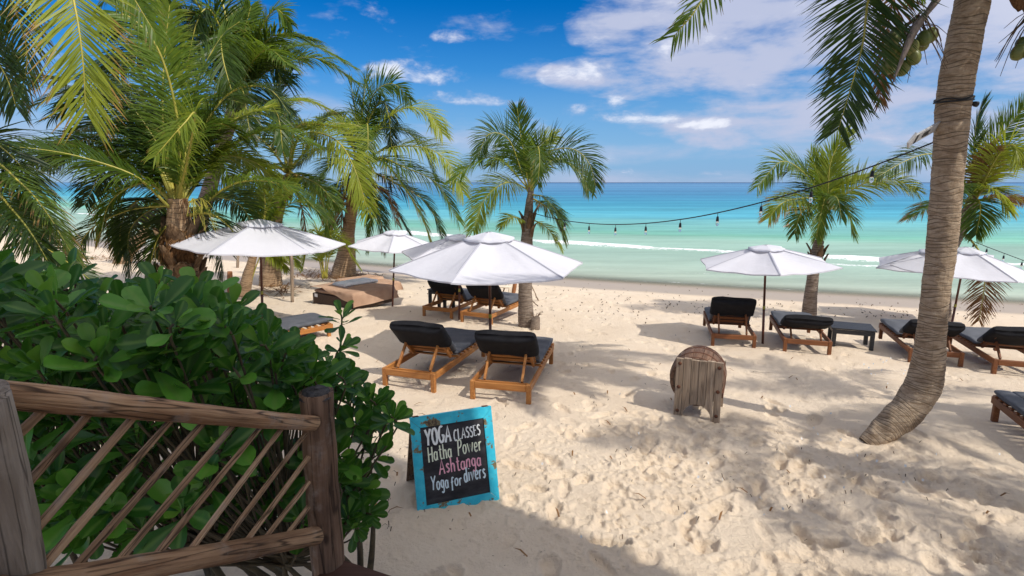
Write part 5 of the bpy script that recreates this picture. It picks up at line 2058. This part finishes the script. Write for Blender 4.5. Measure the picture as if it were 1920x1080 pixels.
def string(label, a, b_, through, xs, extra=None):
    best = None
    for sag in np.arange(.0, 1.6, .01):
        e = 1e9
        for s in np.linspace(.02, .98, 60):
            p = a.lerp(b_, s) + Vector((0, 0, -4 * sag * s * (1 - s)))
            u, v = proj(p)
            if abs(u - through[0]) < 8:
                e = min(e, abs(v - through[1]))
        if best is None or e < best[0]:
            best = (e, sag)
    sag = best[1]

    def at_(s):
        return a.lerp(b_, s) + Vector((0, 0, -4 * sag * s * (1 - s)))
    o = thing('string_lights', label, 'string lights', a, 0, 'strings of bulbs over the beach')
    mb = MB().tube([at_(i / 60) for i in range(61)], .008, 6)
    mb.build('cable', M['cable'], o, True, org=a)
    for x in xs:
        s = min(np.linspace(0, 1, 800), key=lambda q: abs(proj(at_(q))[0] - x))
        bulb(o, at_(s), a)
    return o


a = ptY(992, 397, G_Y - .13)
b_ = ptY(1762, 262, J_Y + .17)
st1 = string('long string of clear bulbs slung from the slender middle palm to the curved trunk', a, b_, (1275, 412), [1059, 1105, 1154, 1211, 1276, 1346, 1428, 1522, 1637])
# the cable goes on round the trunk
ring = []
cj = ptY(1788, 190, J_Y)
for i in range(25):
    an = 2 * math.pi * i / 24
    ring.append(cj + Vector((math.cos(an) * .156, math.sin(an) * .156, .015 * math.sin(an + 1))))
MB().tube(ring, .010, 6).build('cable_loop', M['cable'], st1, True, org=a)
ring2 = [p + Vector((0, 0, .022 + .01 * math.sin(i))) for i, p in enumerate(ring)]
MB().tube(ring2, .008, 6).build('cable_loop', M['cable'], st1, True, org=a)
q = cj + Vector((.172, -.05, -.03))
MB().tube([q + Vector((-.03, 0, .01)), q, q + Vector((.025, 0, -.005)), q + Vector((.03, 0, -.006))], [.012, .026, .028, .01], 10).build('plug', M['cable'], st1, True, org=a)
a2 = ptY(1810, 447, 12.9)
b2 = ptY(1985, 512, 11.6)
string('short string of bulbs sloping away to the right edge past the tilted parasol', a2, b2, (1880, 471), [1826, 1832, 1851, 1883, 1917, 1950])

# small arrow board nailed to the big trunk
ar = thing('arrow_board', 'small white arrow board with dark marks nailed to the curved palm trunk', 'sign', ptY(1756, 240, J_Y - .02))
q0 = ptY(1758, 236, J_Y)
q1 = ptY(1702, 268, J_Y - .34)
t = (q1 - q0)
Ls = t.length
t.normalize()
upv = Vector((.25, -.35, .9))
upv = (upv - t * upv.dot(t)).normalized()
nv = t.cross(upv)
rows = []


def arp(x, z, y):
    return (q0 - Vector(ar.location)) + t * x + upv * z + nv * y


outl = [(0, -.05), (Ls - .09, -.05), (Ls - .09, -.08), (Ls, 0), (Ls - .09, .08), (Ls - .09, .05), (0, .05)]
mb = MB()
vs = [arp(x, z, -.009) for x, z in outl] + [arp(x, z, .009) for x, z in outl]
k = len(outl)
mb.add(vs, [tuple(range(k)), tuple(range(2 * k - 1, k - 1, -1))] + [(i, i + k, (i + 1) % k + k, (i + 1) % k) for i in range(k)])
mb.build('board', M['grey_board'], ar)
for sgn in (-1, 1):
    mb = MB()
    for poly in ([(Ls * .30, -.028), (Ls * .52, -.028), (Ls * .58, 0), (Ls * .52, .028), (Ls * .30, .028), (Ls * .36, 0)], [(Ls * .72, -.045), (Ls * .80, -.045), (Ls * .80, .045), (Ls * .72, .045)]):
        mb.add([arp(x, z, sgn * .0115) for x, z in poly], [tuple(range(len(poly)))])
    mb.build('painted_mark', M['black_wood'], ar)

# ------------------------------------------------------------------ posts, props and odds and ends


def post(label, p0, p1, r, mat, name='wooden_post', cat='post', n=10):
    o = MB()
    p0 = Vector(p0)
    p1 = Vector(p1)
    path = [p0.lerp(p1, i / 7) + Vector((R.uniform(-.008, .008), R.uniform(-.008, .008), 0)) * (0 < i < 7) for i in range(8)]
    o.tube(path, [r * R.uniform(.93, 1.06) for _ in range(7)] + [r * .9], n)
    x = o.build(name, mat, None, True, org=p0)
    x.location = p0
    return tag(x, label, cat)


q = place(431, 562)
post('short orange-brown wooden post standing left of the largest parasol pole', q - Vector((0, 0, .1)), ptY(431, 509, q.y), .07, M['brown_post'])
q = place(548, 566)
post('thin grey stake standing behind the largest parasol', q - Vector((0, 0, .1)), ptY(546, 470, q.y), .045, M['grey_wood'], 'wooden_stake', 'stake')
q = place(959, 571)
post('reddish wooden post leaning between the slender palm and the far loungers', q - Vector((0, 0, .1)), ptY(969, 505, q.y), .055, M['brown_post'])
q = place(936, 562)
post('pale thin prop pole slanting up under the front parasol', q - Vector((0, 0, .05)), ptY(957, 512, q.y), .02, M['grey_wood'], 'prop_pole', 'pole')
q = place(1011, 565)
post('thin dark stick slanting against the slender palm trunk', q - Vector((0, 0, .05)), ptY(993, 528, q.y), .018, M['grey_wood'], 'leaning_stick', 'stick')
q = place(1009, 574)
post('short dark stick lying low beside the slender palm trunk', q + Vector((0, 0, .0)), ptY(996, 562, q.y), .012, M['stalk'], 'leaning_stick', 'stick')
q = place(445, 500)
post('small far stake on the beach behind the young palm', place(445, 502) - Vector((0, 0, .1)), ptY(446, 478, place(445, 502).y), .06, M['grey_wood'], 'wooden_stake', 'stake')
# hanging loop of cord under the parasol edge
cl = MB()
cpt = ptY(912, 520, 12.8)
pts = [ptY(903, 512, 12.8), ptY(903, 527, 12.8), ptY(908, 540, 12.8), ptY(916, 538, 12.8), ptY(921, 522, 12.8), ptY(921, 508, 12.8)]
cl.tube(catmull(pts, 24), .008, 5)
x = cl.build('cord_loop', M['pale_canvas'], None, True, org=pts[0])
x.location = pts[0]
tag(x, 'thin cord hanging in a loop below the rim of the front parasol', 'cord')
# pale folded canvas stool behind the loungers
q = place(945, 566)
o = thing('canvas_stool', 'pale canvas stool behind the right lounger of the far pair', 'stool', (q.x, q.y + .3, q.z), -.3)
MB().box((0, 0, .40), (.42, .34, .03), None, .008).build('seat', M['pale_canvas'], o)
for sx in (-1, 1):
    MB().box((sx * .17, 0, .19), (.03, .30, .38), Matrix.Rotation(sx * .14, 3, 'Y'), .005).build('leg', M['pale_canvas'], o)
# stump leaning on the slender palm
q = place(1003, 617)
o = thing('palm_stump', 'short grey palm stump with dry sprig against the foot of the slender palm', 'stump', (q.x, q.y - .03, q.z - .05))
mb = MB()
mb.tube([(0, 0, 0), (.0, 0, .12), (.01, 0, .24), (.015, 0, .31), (.01, 0, .325)], [.105, .10, .092, .088, .07], 14, mod=lambda i, j: 1 + .05 * math.sin(j * 2.1 + i))
mb.build('stump', M['trunk_grey'], o, True)
mb = MB()
for i in range(14):
    a_ = R.uniform(0, 6.28)
    t0 = Vector((.01 + .03 * math.cos(a_), .03 * math.sin(a_), .31))
    mb.tube([t0, t0 + Vector((.05 * math.cos(a_), .05 * math.sin(a_), R.uniform(.05, .12))), t0 + Vector((.12 * math.cos(a_), .1 * math.sin(a_), R.uniform(.04, .16)))], [.006, .004, .001], 4)
mb.build('sprig', M['fibre'], o)

# swimmer
sp_ = ptZ(1477, 426, SEA + .02)
pz = thing('person', 'person standing shoulder deep in the sea, arms out to the sides', 'person', (sp_.x, sp_.y, SEA))
mb = MB()
mb.tube([(0, 0, -.5), (0, 0, -.2), (0, 0, .05), (0, 0, .18), (0, 0, .25), (0, 0, .30), (0, 0, .36), (0, 0, .44), (0, 0, .52), (0, 0, .56)],
        [.15, .14, .17, .19, .12, .06, .07, .10, .09, .03], 12)
for sx in (-1, 1):
    mb.tube([(sx * .12, 0, .17), (sx * .28, -.05, .12), (sx * .44, -.12, .02), (sx * .52, -.2, -.05)], [.06, .05, .042, .035], 8)
bm_ = bmesh.new()
me_ = bpy.data.meshes.new('body')
me_.from_pydata(mb.v, [], mb.f)
bm_.free()
M['skin'] = noisy('skin', (.45, .26, .18), (.52, .32, .23), .6, 5)
M['hair'] = noisy('hair', (.015, .01, .008), (.03, .02, .015), .7, 20)
bo = link('body', me_, pz)
me_.materials.append(M['skin'])
rm = bo.modifiers.new('skin_join', 'REMESH')
rm.mode = 'VOXEL'
rm.voxel_size = .022
rm.use_smooth_shade = True
MB().tube([(0, .03, .40), (0, .03, .47), (0, .02, .53), (0, .01, .575), (0, 0, .59)], [.10, .108, .10, .07, .02], 12).build('hair', M['hair'], pz, True)

# ------------------------------------------------------------------ beach litter (stuff)


def litter(name, areas, n, mat, lmin, lmax, w, seed):
    rs = random.Random(seed)
    mb = MB()
    for _ in range(n):
        ar_ = areas[rs.randrange(len(areas))]
        px_, py_ = rs.gauss(ar_[0], ar_[2]), rs.gauss(ar_[1], ar_[3])
        r = ray(px_, py_)
        if r.z > -.03:
            continue
        p = gp_fast(px_, py_)
        if p is None:
            continue
        a_ = rs.uniform(0, math.pi)
        l = rs.uniform(lmin, lmax)
        d = Vector((math.cos(a_), math.sin(a_), rs.uniform(-.05, .25))) * l
        s = Vector((-math.sin(a_), math.cos(a_), 0)) * w
        b0 = p + Vector((0, 0, .012 + rs.uniform(0, .03)))
        mb.add([b0 - s, b0 + s, b0 + d * .5 + s * 1.2 + Vector((0, 0, .02)), b0 + d * .5 - s * 1.2 + Vector((0, 0, .02)), b0 + d, b0 + d - s * .2],
               [(0, 1, 2, 3), (3, 2, 4, 5)])
    o = mb.build(name, mat)
    return tag(o, kind='stuff')


def gp_fast(px, py):
    r = ray(px, py)
    z = -.3
    p = None
    for _ in range(6):
        t = (z - CZ) / r.z
        p = CAMP + r * t
        if p.y > 60 or p.y < 0:
            return None
        z = gh(p.x, p.y)
    p.z = z
    return p


lt = litter('palm_litter', [(620, 520, 45, 4), (590, 516, 30, 5), (680, 521, 18, 3), (180, 486, 40, 2), (520, 545, 30, 5), (330, 500, 30, 5), (645, 519, 20, 5)], 900, M['frond_dead'], .15, .7, .012, 4)
lt2 = litter('twigs_and_leaf_bits', [(700, 900, 60, 70), (1100, 800, 260, 110), (1500, 900, 250, 90), (1250, 600, 260, 30), (900, 640, 200, 60)], 260, M['stalk'], .012, .06, .0035, 6)
lt4 = litter('weed_and_print_specks', [(1500, 578, 260, 9), (1200, 572, 150, 12), (1750, 590, 120, 8), (1000, 545, 200, 8)], 420, M['stalk'], .03, .14, .012, 12)  # dark strips for tideline weed and for the shaded specks of footprints
lt5 = litter('dry_leaf_scraps', [(1200, 700, 160, 40), (1560, 730, 200, 40), (1100, 860, 200, 90), (760, 830, 40, 60), (1650, 900, 150, 80)], 60, M['frond_dead'], .04, .14, .007, 13)
lt3 = litter('shell_bits', [(1600, 900, 200, 90), (1100, 830, 250, 90), (1680, 690, 40, 10)], 60, M['white_plastic'], .012, .03, .008, 8)

# ------------------------------------------------------------------ fence (sloping stair rail) and deck
fA = pt(-60, 736, 1.06)
fB = pt(588, 793, 2.16)
fdir = Vector((fB.x - fA.x, fB.y - fA.y, 0)).normalized()
fn_ = Vector((-fdir.y, fdir.x, 0))              # horizontal normal of the fence plane


def fp(px, py, off=0.0):
    r = ray(px, py)
    t = (fA - CAMP).dot(fn_) / r.dot(fn_)
    return CAMP + r * t + fn_ * off


side = -1 if fn_.dot(fA - CAMP) < 0 else 1        # away from the camera
fo_root = Vector((fB.x, fB.y, 0))
fe = thing('rustic_fence', 'rustic pole fence with slanting sticks in front of the hedge', 'fence', fo_root)


def pole(name, a, b, r0, r1, mat, n=14, seg=16, wob=.03, parent=None):
    rs = random.Random(int(abs(a.x * 1000 + b.y * 771)))
    P = []
    Rr = []
    ph = rs.uniform(0, 6)
    L = (b - a).length
    T = (b - a).normalized()
    s_ = T.orthogonal().normalized()
    for i in range(seg):
        t = i / (seg - 1)
        P.append(a.lerp(b, t) + s_ * math.sin(t * 5 + ph) * wob * r0)
        Rr.append((r0 * (1 - t) + r1 * t) * (1 + rs.uniform(-.04, .04)))
    # build in a local frame whose Z is the pole, so the grain runs along it
    mb = MB()
    ph2 = rs.uniform(0, 6)
    mb.tube(P, Rr, n, True, lambda i, j: 1 + .05 * math.sin(j * 2 * math.pi / n * 3 + ph2) + .03 * math.sin(j * 2 * math.pi / n * 7 + ph))
    q = Vector((0, 0, 1)).rotation_difference(T)
    qi = q.inverted()
    mb.v = [tuple(qi @ (Vector(v) - a)) for v in mb.v]
    o = mb.build(name, mat, parent, True)
    o.rotation_mode = 'QUATERNION'
    o.rotation_quaternion = q
    o.location = a - (Vector(parent.location) if parent else Vector((0, 0, 0)))
    return o


pole('rail', fA, fB, .0295, .0285, M['rail_wood'], 18, 22, .12, fe)
rb = fp(592, 1005)
lb = fp(150, 1086)
ld = (lb - rb)
pole('rail', lb + ld * .35, rb, .031, .034, M['rail_wood'], 16, 20, .12, fe)


def zp(zx, zy):
    return zx / 1.6875, 440 + zy / 1.6875


sl_ = [((150, 560), (-20, 720)), ((298, 565), (60, 835)), ((437, 575), (110, 955)), ((555, 585), (130, 1075)), ((658, 592), (225, 1085)), ((752, 600), (362, 1066)),
       ((837, 606), (492, 1034)), ((902, 612), (604, 1014)), ((975, 632), (705, 992)), ((985, 705), (785, 978)), ((985, 785), (852, 958)), ((985, 862), (920, 946))]
for (t_, b_) in sl_:
    pt1 = fp(*zp(*t_), side * .012)
    pb1 = fp(*zp(*b_), side * .012)
    pole('slat', pb1, pt1, R.uniform(.0086, .0115), R.uniform(.0082, .0106), M['slat_wood'], 10, 12, .25, fe)
# right post (round, charred top)
pc = pt(592, 735, 2.22)
pcb = pt(606, 1080, 2.22 + .18)
pole('post', Vector((pc.x + .01, pc.y + .03, -.1)), Vector((pc.x, pc.y, pc.z)), .070, .064, M['post_wood'], 22, 26, .10, fe)
mb = MB()
rows = []
for k_ in range(5):
    r_ = .066 * (1 - k_ / 4)
    rows.append([(r_ * math.cos(2 * math.pi * j / 22) * (1 + .02 * math.sin(3 * j)), r_ * math.sin(2 * math.pi * j / 22), (.004 + .010 * R.random() if k_ else -.02)) for j in range(22)])
mb.grid(rows, True)
cp_ = mb.build('charred_top', M['char'], fe, True)
cp_.location = Vector((pc.x, pc.y, pc.z)) - fo_root
# near left post
pole('post', pt(36, 1150, 1.24), pt(-58, 742, 1.04), .064, .062, M['leftpost_wood'], 24, 14, .05, fe)

ZD = 1.12
e0 = ptZ(640, 1046, ZD)
e1 = ptZ(768, 1088, ZD)
ed = (e1 - e0).normalized()
en = Vector((ed.y, -ed.x, 0))                    # towards the camera
if en.y > 0:
    en = -en
dk = thing('timber_deck', 'dark timber edge of the terrace at the foot of the fence', 'deck', (e0.x, e0.y, ZD))
for i in range(9):
    a_ = e0 + en * (.002 + i * .145) - ed * .02
    b2_ = a_ + ed * 3.4
    c_ = (a_ + b2_) / 2 + en * .07 - Vector((0, 0, .02))
    mt = Matrix((ed, en, Vector((0, 0, 1)))).transposed()
    MB().box(c_ - e0, (3.4, .14, .04), mt, .006).build('plank', M['deck_wood'], dk)
mt = Matrix((ed, en, Vector((0, 0, 1)))).transposed()
for q_ in (.1, 1.7, 3.2):
    for w_ in (.12, 1.2):
        MB().box(e0 + ed * q_ + en * w_ - e0 + Vector((0, 0, -.61)), (.1, .1, 1.1), mt, .005).build('deck_post', M['deck_wood'], dk)
MB().box(ed * 1.68 + en * .03 + Vector((0, 0, -.11)), (3.3, .04, .13), mt, .004).build('fascia', M['deck_wood'], dk)

# ------------------------------------------------------------------ unseen house added behind the camera, its roof shaped to shade the terrace
us = Vector((SUN_XY.x, SUN_XY.y, 0))             # towards the sun
vs_ = Vector((.6, .8, 0))
HZ = 9.0
M['thatch'] = noisy('thatch', (.16, .10, .05), (.30, .20, .11), .95, 12, (4, 4, 1), .6, .03, 30, .1)
M['plaster'] = noisy('plaster', (.5, .46, .40), (.58, .54, .48), .9, 3)
hs_ = thing('shade_house', 'unseen plastered house with thatched roof, added behind the terrace to shade it', 'house', (0, -6, 0))
mt = Matrix((us, vs_, Vector((0, 0, 1)))).transposed()


def slab(u0_, u1_, v0_, v1_, z0_, z1_, name, mat):
    c_ = us * (u0_ + u1_) / 2 + vs_ * (v0_ + v1_) / 2 + Vector((0, 6, (z0_ + z1_) / 2))
    return MB().box(c_, (u1_ - u0_, v1_ - v0_, z1_ - z0_), mt, .03).build(name, mat, hs_)


slab(1.6, 11.5, -2.6, 3.50, HZ, HZ + .22, 'roof', M['thatch'])
slab(7.6, 11.2, -2.3, 1.6, -.1, HZ - .004, 'wall', M['plaster'])

# ------------------------------------------------------------------ hedge shrub (sea lettuce)
m = foliage('shrub_leaf', (.092, .25, .03), (.017, .074, .009), (.14, .38, .03), .36, .22, (.25, .2, .05), vein=.4, var=1.1)
M['shrub_leaf'] = m
m.node_tree.nodes['Principled BSDF'].inputs['Specular IOR Level'].default_value = .32
M['shrub_young'] = foliage('shrub_young', (.13, .27, .035), (.06, .17, .025), (.2, .42, .04), .35, .28, (.3, .25, .05), vein=.35, var=.7)
M['stem'] = noisy('stem', (.055, .042, .024), (.11, .085, .045), .8, 14, (1, 1, 1), .5, .01, 40)
M['stem_green'] = noisy('stem_green', (.10, .16, .035), (.16, .22, .05), .6, 14)


def leaf_mesh(seed):
    """obovate leaf, 1 long along +y, cupped, pale midrib crease"""
    rs = random.Random(seed)
    prof = [(0, .02), (.10, .035), (.28, .095), (.48, .17), (.68, .222), (.84, .215), (.95, .14), (1.0, .03)]
    curl = rs.uniform(-.35, .25)
    cup = rs.uniform(.10, .45)
    wav = rs.uniform(0, 6)
    mb = MB()
    rows = []
    for (y, w) in prof:
        z = curl * (y ** 2) * .5 + .0
        row = []
        for s in (-1, -.5, 0, .5, 1):
            row.append(Vector((s * w, y, z + cup * abs(s) ** 1.6 * w + .018 * math.sin(y * 9 + wav + s * 2) * abs(s) - (0 if s else .008))))
        rows.append(row)
    mb.grid(rows)
    mb.a = [(0, .5, 1, .5, 0)[i % 5] for i in range(len(mb.v))]
    return mb


LEAVES = []
for i in range(8):
    mb = leaf_mesh(100 + i)
    me = bpy.data.meshes.new('leaf')
    me.from_pydata(mb.v, [], mb.f)
    me.polygons.foreach_set('use_smooth', [True] * len(me.polygons))
    me.attributes.new('vein', 'FLOAT', 'POINT').data.foreach_set('value', mb.a)
    me.materials.append(M['shrub_leaf'] if i != 7 else M['shrub_young'])
    LEAVES.append(me)
LV = [(np.array([v.co[:] for v in me.vertices]), [tuple(p.vertices) for p in me.polygons]) for me in LEAVES]

# silhouette of the hedge as a volume: rosette centres between the fence and the sand
poly = [(-60, 515), (60, 522), (120, 545), (190, 560), (255, 550), (340, 560), (400, 582), (470, 610), (530, 648), (590, 675), (640, 690), (662, 712), (700, 745), (742, 790), (722, 830), (700, 850), (690, 900),
        (690, 960), (670, 1000), (640, 1010), (560, 1000), (420, 990), (250, 1010), (60, 1010), (-60, 980)]


def inside(x, y):
    c_ = False
    j = len(poly) - 1
    for i in range(len(poly)):
        if (poly[i][1] > y) != (poly[j][1] > y) and x < (poly[j][0] - poly[i][0]) * (y - poly[i][1]) / (poly[j][1] - poly[i][1]) + poly[i][0]:
            c_ = not c_
        j = i
    return c_


rs = random.Random(77)
ros = []                                          # (centre, axis, size, leaves)


def fdepth(px, py):
    """depth of the fence plane at a pixel, so that the hedge stays behind it"""
    return (fp(px, py) - CAMP).dot(Vector((0, CP, -SP)))


tries = 0
while len(ros) < 400 and tries < 20000:
    tries += 1
    px_, py_ = rs.uniform(-60, 760), rs.uniform(470, 1010)
    if not inside(px_, py_):
        continue
    if py_ > 800 and rs.random() < .55:           # thinner below, where sand shows between the stems
        continue
    dmin = fdepth(px_, py_) + .30 if px_ < 640 else 2.75
    dmin = max(dmin, 1.75 if py_ < 730 else 1.9)
    dmax = 4.0 if px_ < 560 else 3.5
    if dmin > dmax - .2:
        dmax = dmin + .4
    d = dmin + (dmax - dmin) * rs.random() ** 1.25
    c_ = pt(px_, py_, d)
    if c_.z < .15 or c_.z > 2.42:
        continue
    # keep rosettes apart
    if any((c_ - r_[0]).length < .095 for r_ in ros):
        continue
    out = Vector((c_.x + 1.5, c_.y - 3.0, 0))
    ax = Vector((out.x * .25 + rs.uniform(-.5, .5), out.y * .18 - .35 + rs.uniform(-.4, .4), rs.uniform(.7, 1.5))).normalized()
    ros.append((c_, ax, rs.uniform(.125, .185), rs.randint(9, 13)))
# named sprigs that stand out of the outline
for (px_, py_, d, s, nl, ax) in [(640, 600, 2.95, .125, 11, (.1, -.1, 1)), (236, 575, 2.35, .24, 9, (.0, -.3, 1)), (372, 560, 2.6, .2, 10, (.1, -.2, 1)), (130, 520, 2.9, .2, 10, (-.1, -.2, 1)), (436, 590, 2.8, .18, 11, (.2, -.2, 1)),
                                 (733, 790, 3.0, .16, 11, (.6, -.3, .7)), (706, 760, 3.0, .15, 10, (.35, -.2, .9)), (660, 735, 3.0, .15, 11, (.2, -.2, 1)), (700, 860, 3.0, .14, 10, (.5, -.4, .6)),
                                 (676, 920, 2.9, .15, 11, (.4, -.5, .6)), (690, 965, 2.9, .13, 9, (.5, -.4, .3)), (668, 990, 2.8, .13, 9, (.3, -.5, .3)), (640, 655, 2.9, .13, 10, (.5, -.2, .7)), (30, 520, 3.1, .2, 10, (0, -.3, 1)),
                                 (180, 560, 3.0, .19, 10, (0, -.3, 1)), (300, 545, 2.7, .2, 10, (.1, -.3, 1)), (500, 648, 2.7, .17, 11, (.2, -.3, 1)), (560, 695, 2.6, .16, 11, (.2, -.4, 1))]:
    ros.append((pt(px_, py_, d), Vector(ax).normalized(), s, nl))

root = Vector((-1.9, 3.6, gh(-1.9, 3.6)))
bush = thing('sea_lettuce_hedge', 'large leafy green hedge of paddle shaped leaves behind the rustic fence', 'hedge', root)
leaves = []
for (c_, ax, s, nl) in ros:
    x = ax.orthogonal().normalized()
    y = ax.cross(x)
    a0 = rs.uniform(0, 6.28)
    for i in range(nl):
        f_ = i / nl                               # 0 = outermost
        a_ = a0 + i * 2.4
        tilt = math.radians(80 - 62 * f_ + rs.uniform(-13, 13))
        rad = x * math.cos(a_) + y * math.sin(a_)
        d_ = (ax * math.cos(tilt) + rad * math.sin(tilt)).normalized()
        nrm = (ax * math.sin(tilt) - rad * math.cos(tilt)).normalized()
        d_ = (d_ + Vector((0, 0, -.12))).normalized()
        sd_ = d_.cross(nrm).normalized()
        nrm = sd_.cross(d_)
        tw_ = rs.uniform(-.35, .35)
        sd2 = sd_ * math.cos(tw_) + nrm * math.sin(tw_)
        nr2 = sd2.cross(d_)
        ln = s * (1.02 - .45 * f_) * rs.uniform(.62, 1.15)
        pos = c_ + ax * (.05 * f_ - .035 * (1 - f_)) + rad * .008
        mt_ = Matrix((sd2 * ln, d_ * ln, nr2 * ln)).transposed()
        kind = 7 if (f_ > .72 and rs.random() < .5) else rs.randrange(7)
        leaves.append((pos, mt_, kind, ln))
CAMF = Vector((0, CP, -SP))


def shown(l):
    """roughly how large the leaf is in view and how much stands in front of it"""
    dd = (l[0] - CAMP).dot(CAMF)
    u, v = proj(l[0])
    if not (-20 < u < 800 and 440 < v < 1100):
        return 0
    return l[3] / dd - .02 * max(0, dd - fdepth(u, v) - .5)


leaves.sort(key=lambda l: -shown(l))
for i, (pos, mt_, kind, ln) in enumerate(leaves[:300]):
    o = bpy.data.objects.new('leaf', LEAVES[kind])
    COL.objects.link(o)
    o.parent = bush
    mw = mt_.to_4x4()
    mw.translation = pos - root
    o.matrix_local = mw
for young in (False, True):
    V, Fc = [], []
    off = 0
    for (pos, mt_, kind, ln) in leaves[300:]:
        if (kind == 7) != young:
            continue
        lv, lf = LV[kind]
        A_ = np.array(mt_)
        V.append(lv @ A_.T + np.array(pos - root))
        Fc += [tuple(q + off for q in f_) for f_ in lf]
        off += len(lv)
    me = bpy.data.meshes.new('leaves')
    me.from_pydata(np.vstack(V).tolist(), [], Fc)
    me.polygons.foreach_set('use_smooth', [True] * len(me.polygons))
    me.attributes.new('vein', 'FLOAT', 'POINT').data.foreach_set('value', [(0, .5, 1, .5, 0)[i % 5] for i in range(len(me.vertices))])
    me.materials.append(M['shrub_young'] if young else M['shrub_leaf'])
    o = link('leaves', me, bush)
    o['kind'] = 'stuff'
# stems: each rosette on a green shoot, shoots gathered on woody stems from the sand
roots = [Vector((x_, y_, gh(x_, y_))) for x_, y_ in ((-2.6, 3.0), (-2.1, 3.5), (-1.7, 3.2), (-1.3, 3.1), (-2.9, 3.9), (-2.3, 4.2), (-1.5, 3.7), (-1.05, 3.3), (-3.3, 3.2), (-.95, 2.95))]
groups = {i: [] for i in range(len(roots))}
for r_ in ros:
    i = min(range(len(roots)), key=lambda k_: (Vector((r_[0].x, r_[0].y, 0)) - Vector((roots[k_].x, roots[k_].y, 0))).length + rs.uniform(0, .25))
    groups[i].append(r_)
tw = MB()
for i, g in groups.items():
    if not g:
        continue
    for q_ in range(3):
        sub = g[q_::3]
        if not sub:
            continue
        cen = sum((r_[0] for r_ in sub), Vector((0, 0, 0))) / len(sub)
        hub_ = roots[i].lerp(Vector((cen.x, cen.y, cen.z * .62)), .85)
        a_ = roots[i] + Vector((rs.uniform(-.08, .08), rs.uniform(-.08, .08), -.08))
        mid = a_.lerp(hub_, .5) + Vector((rs.uniform(-.15, .15), rs.uniform(-.1, .1), rs.uniform(-.05, .1)))
        mb = MB().tube(catmull([a_, mid, hub_], 10), [.026, .024, .022, .021, .02, .018, .017, .015, .013, .011], 8)
        mb.build('stem', M['stem'], bush, True, org=root)
        for r_ in sub:
            c_ = r_[0]
            m2 = hub_.lerp(c_, .5) + Vector((rs.uniform(-.06, .06), rs.uniform(-.06, .06), -.08))
            tw.tube(catmull([hub_, m2, c_ - r_[1] * .08, c_ + r_[1] * .03], 8), [.008, .007, .006, .006, .005, .005, .005, .004], 5)
tw.build('twigs', M['stem'], bush, True, org=root)
# an orange dying leaf and tiny white flowers
me = LEAVES[0].copy()
me.materials[0] = noisy('orange_leaf', (.55, .20, .04), (.70, .30, .08), .6, 6)
o = bpy.data.objects.new('withered_leaf', me)
COL.objects.link(o)
o.parent = bush
mw = (Matrix((Vector((.2, -.3, .9)), Vector((.93, -.2, .2)), Vector((.1, .9, .3)))).transposed() * .075).to_4x4()
mw.translation = pt(312, 616, 2.16) - root
o.matrix_local = mw
o['label'] = 'withered orange leaf'
fl = MB()
for (px_, py_) in ((262, 636), (266, 640), (300, 625), (303, 631), (308, 620), (283, 640)):
    c_ = pt(px_, py_, 2.2) - root
    for k_ in range(5):
        a_ = k_ * math.pi / 4 + .3
        e_ = Vector((math.cos(a_), -.2, math.sin(a_))) * .014
        s_ = Vector((-math.sin(a_), 0, math.cos(a_))) * .003
        fl.add([c_ - s_, c_ + s_, c_ + e_ + s_ * .6, c_ + e_ - s_ * .6], [(0, 1, 2, 3)])
fl.build('flowers', M['white_plastic'], bush)
# fallen dry leaf on the sand
q_ = gp(705, 962)
me = LEAVES[2].copy()
me.materials[0] = noisy('dry_leaf', (.26, .13, .04), (.38, .22, .07), .8, 6)
o = bpy.data.objects.new('dry_leaf', me)
COL.objects.link(o)
o.location = q_ + Vector((0, 0, .02))
o.rotation_euler = (.5, .4, .6)
o.scale = (.09, .09, .09)
tag(o, 'curled brown fallen leaf on the sand between the hedge and the sign', 'leaf')
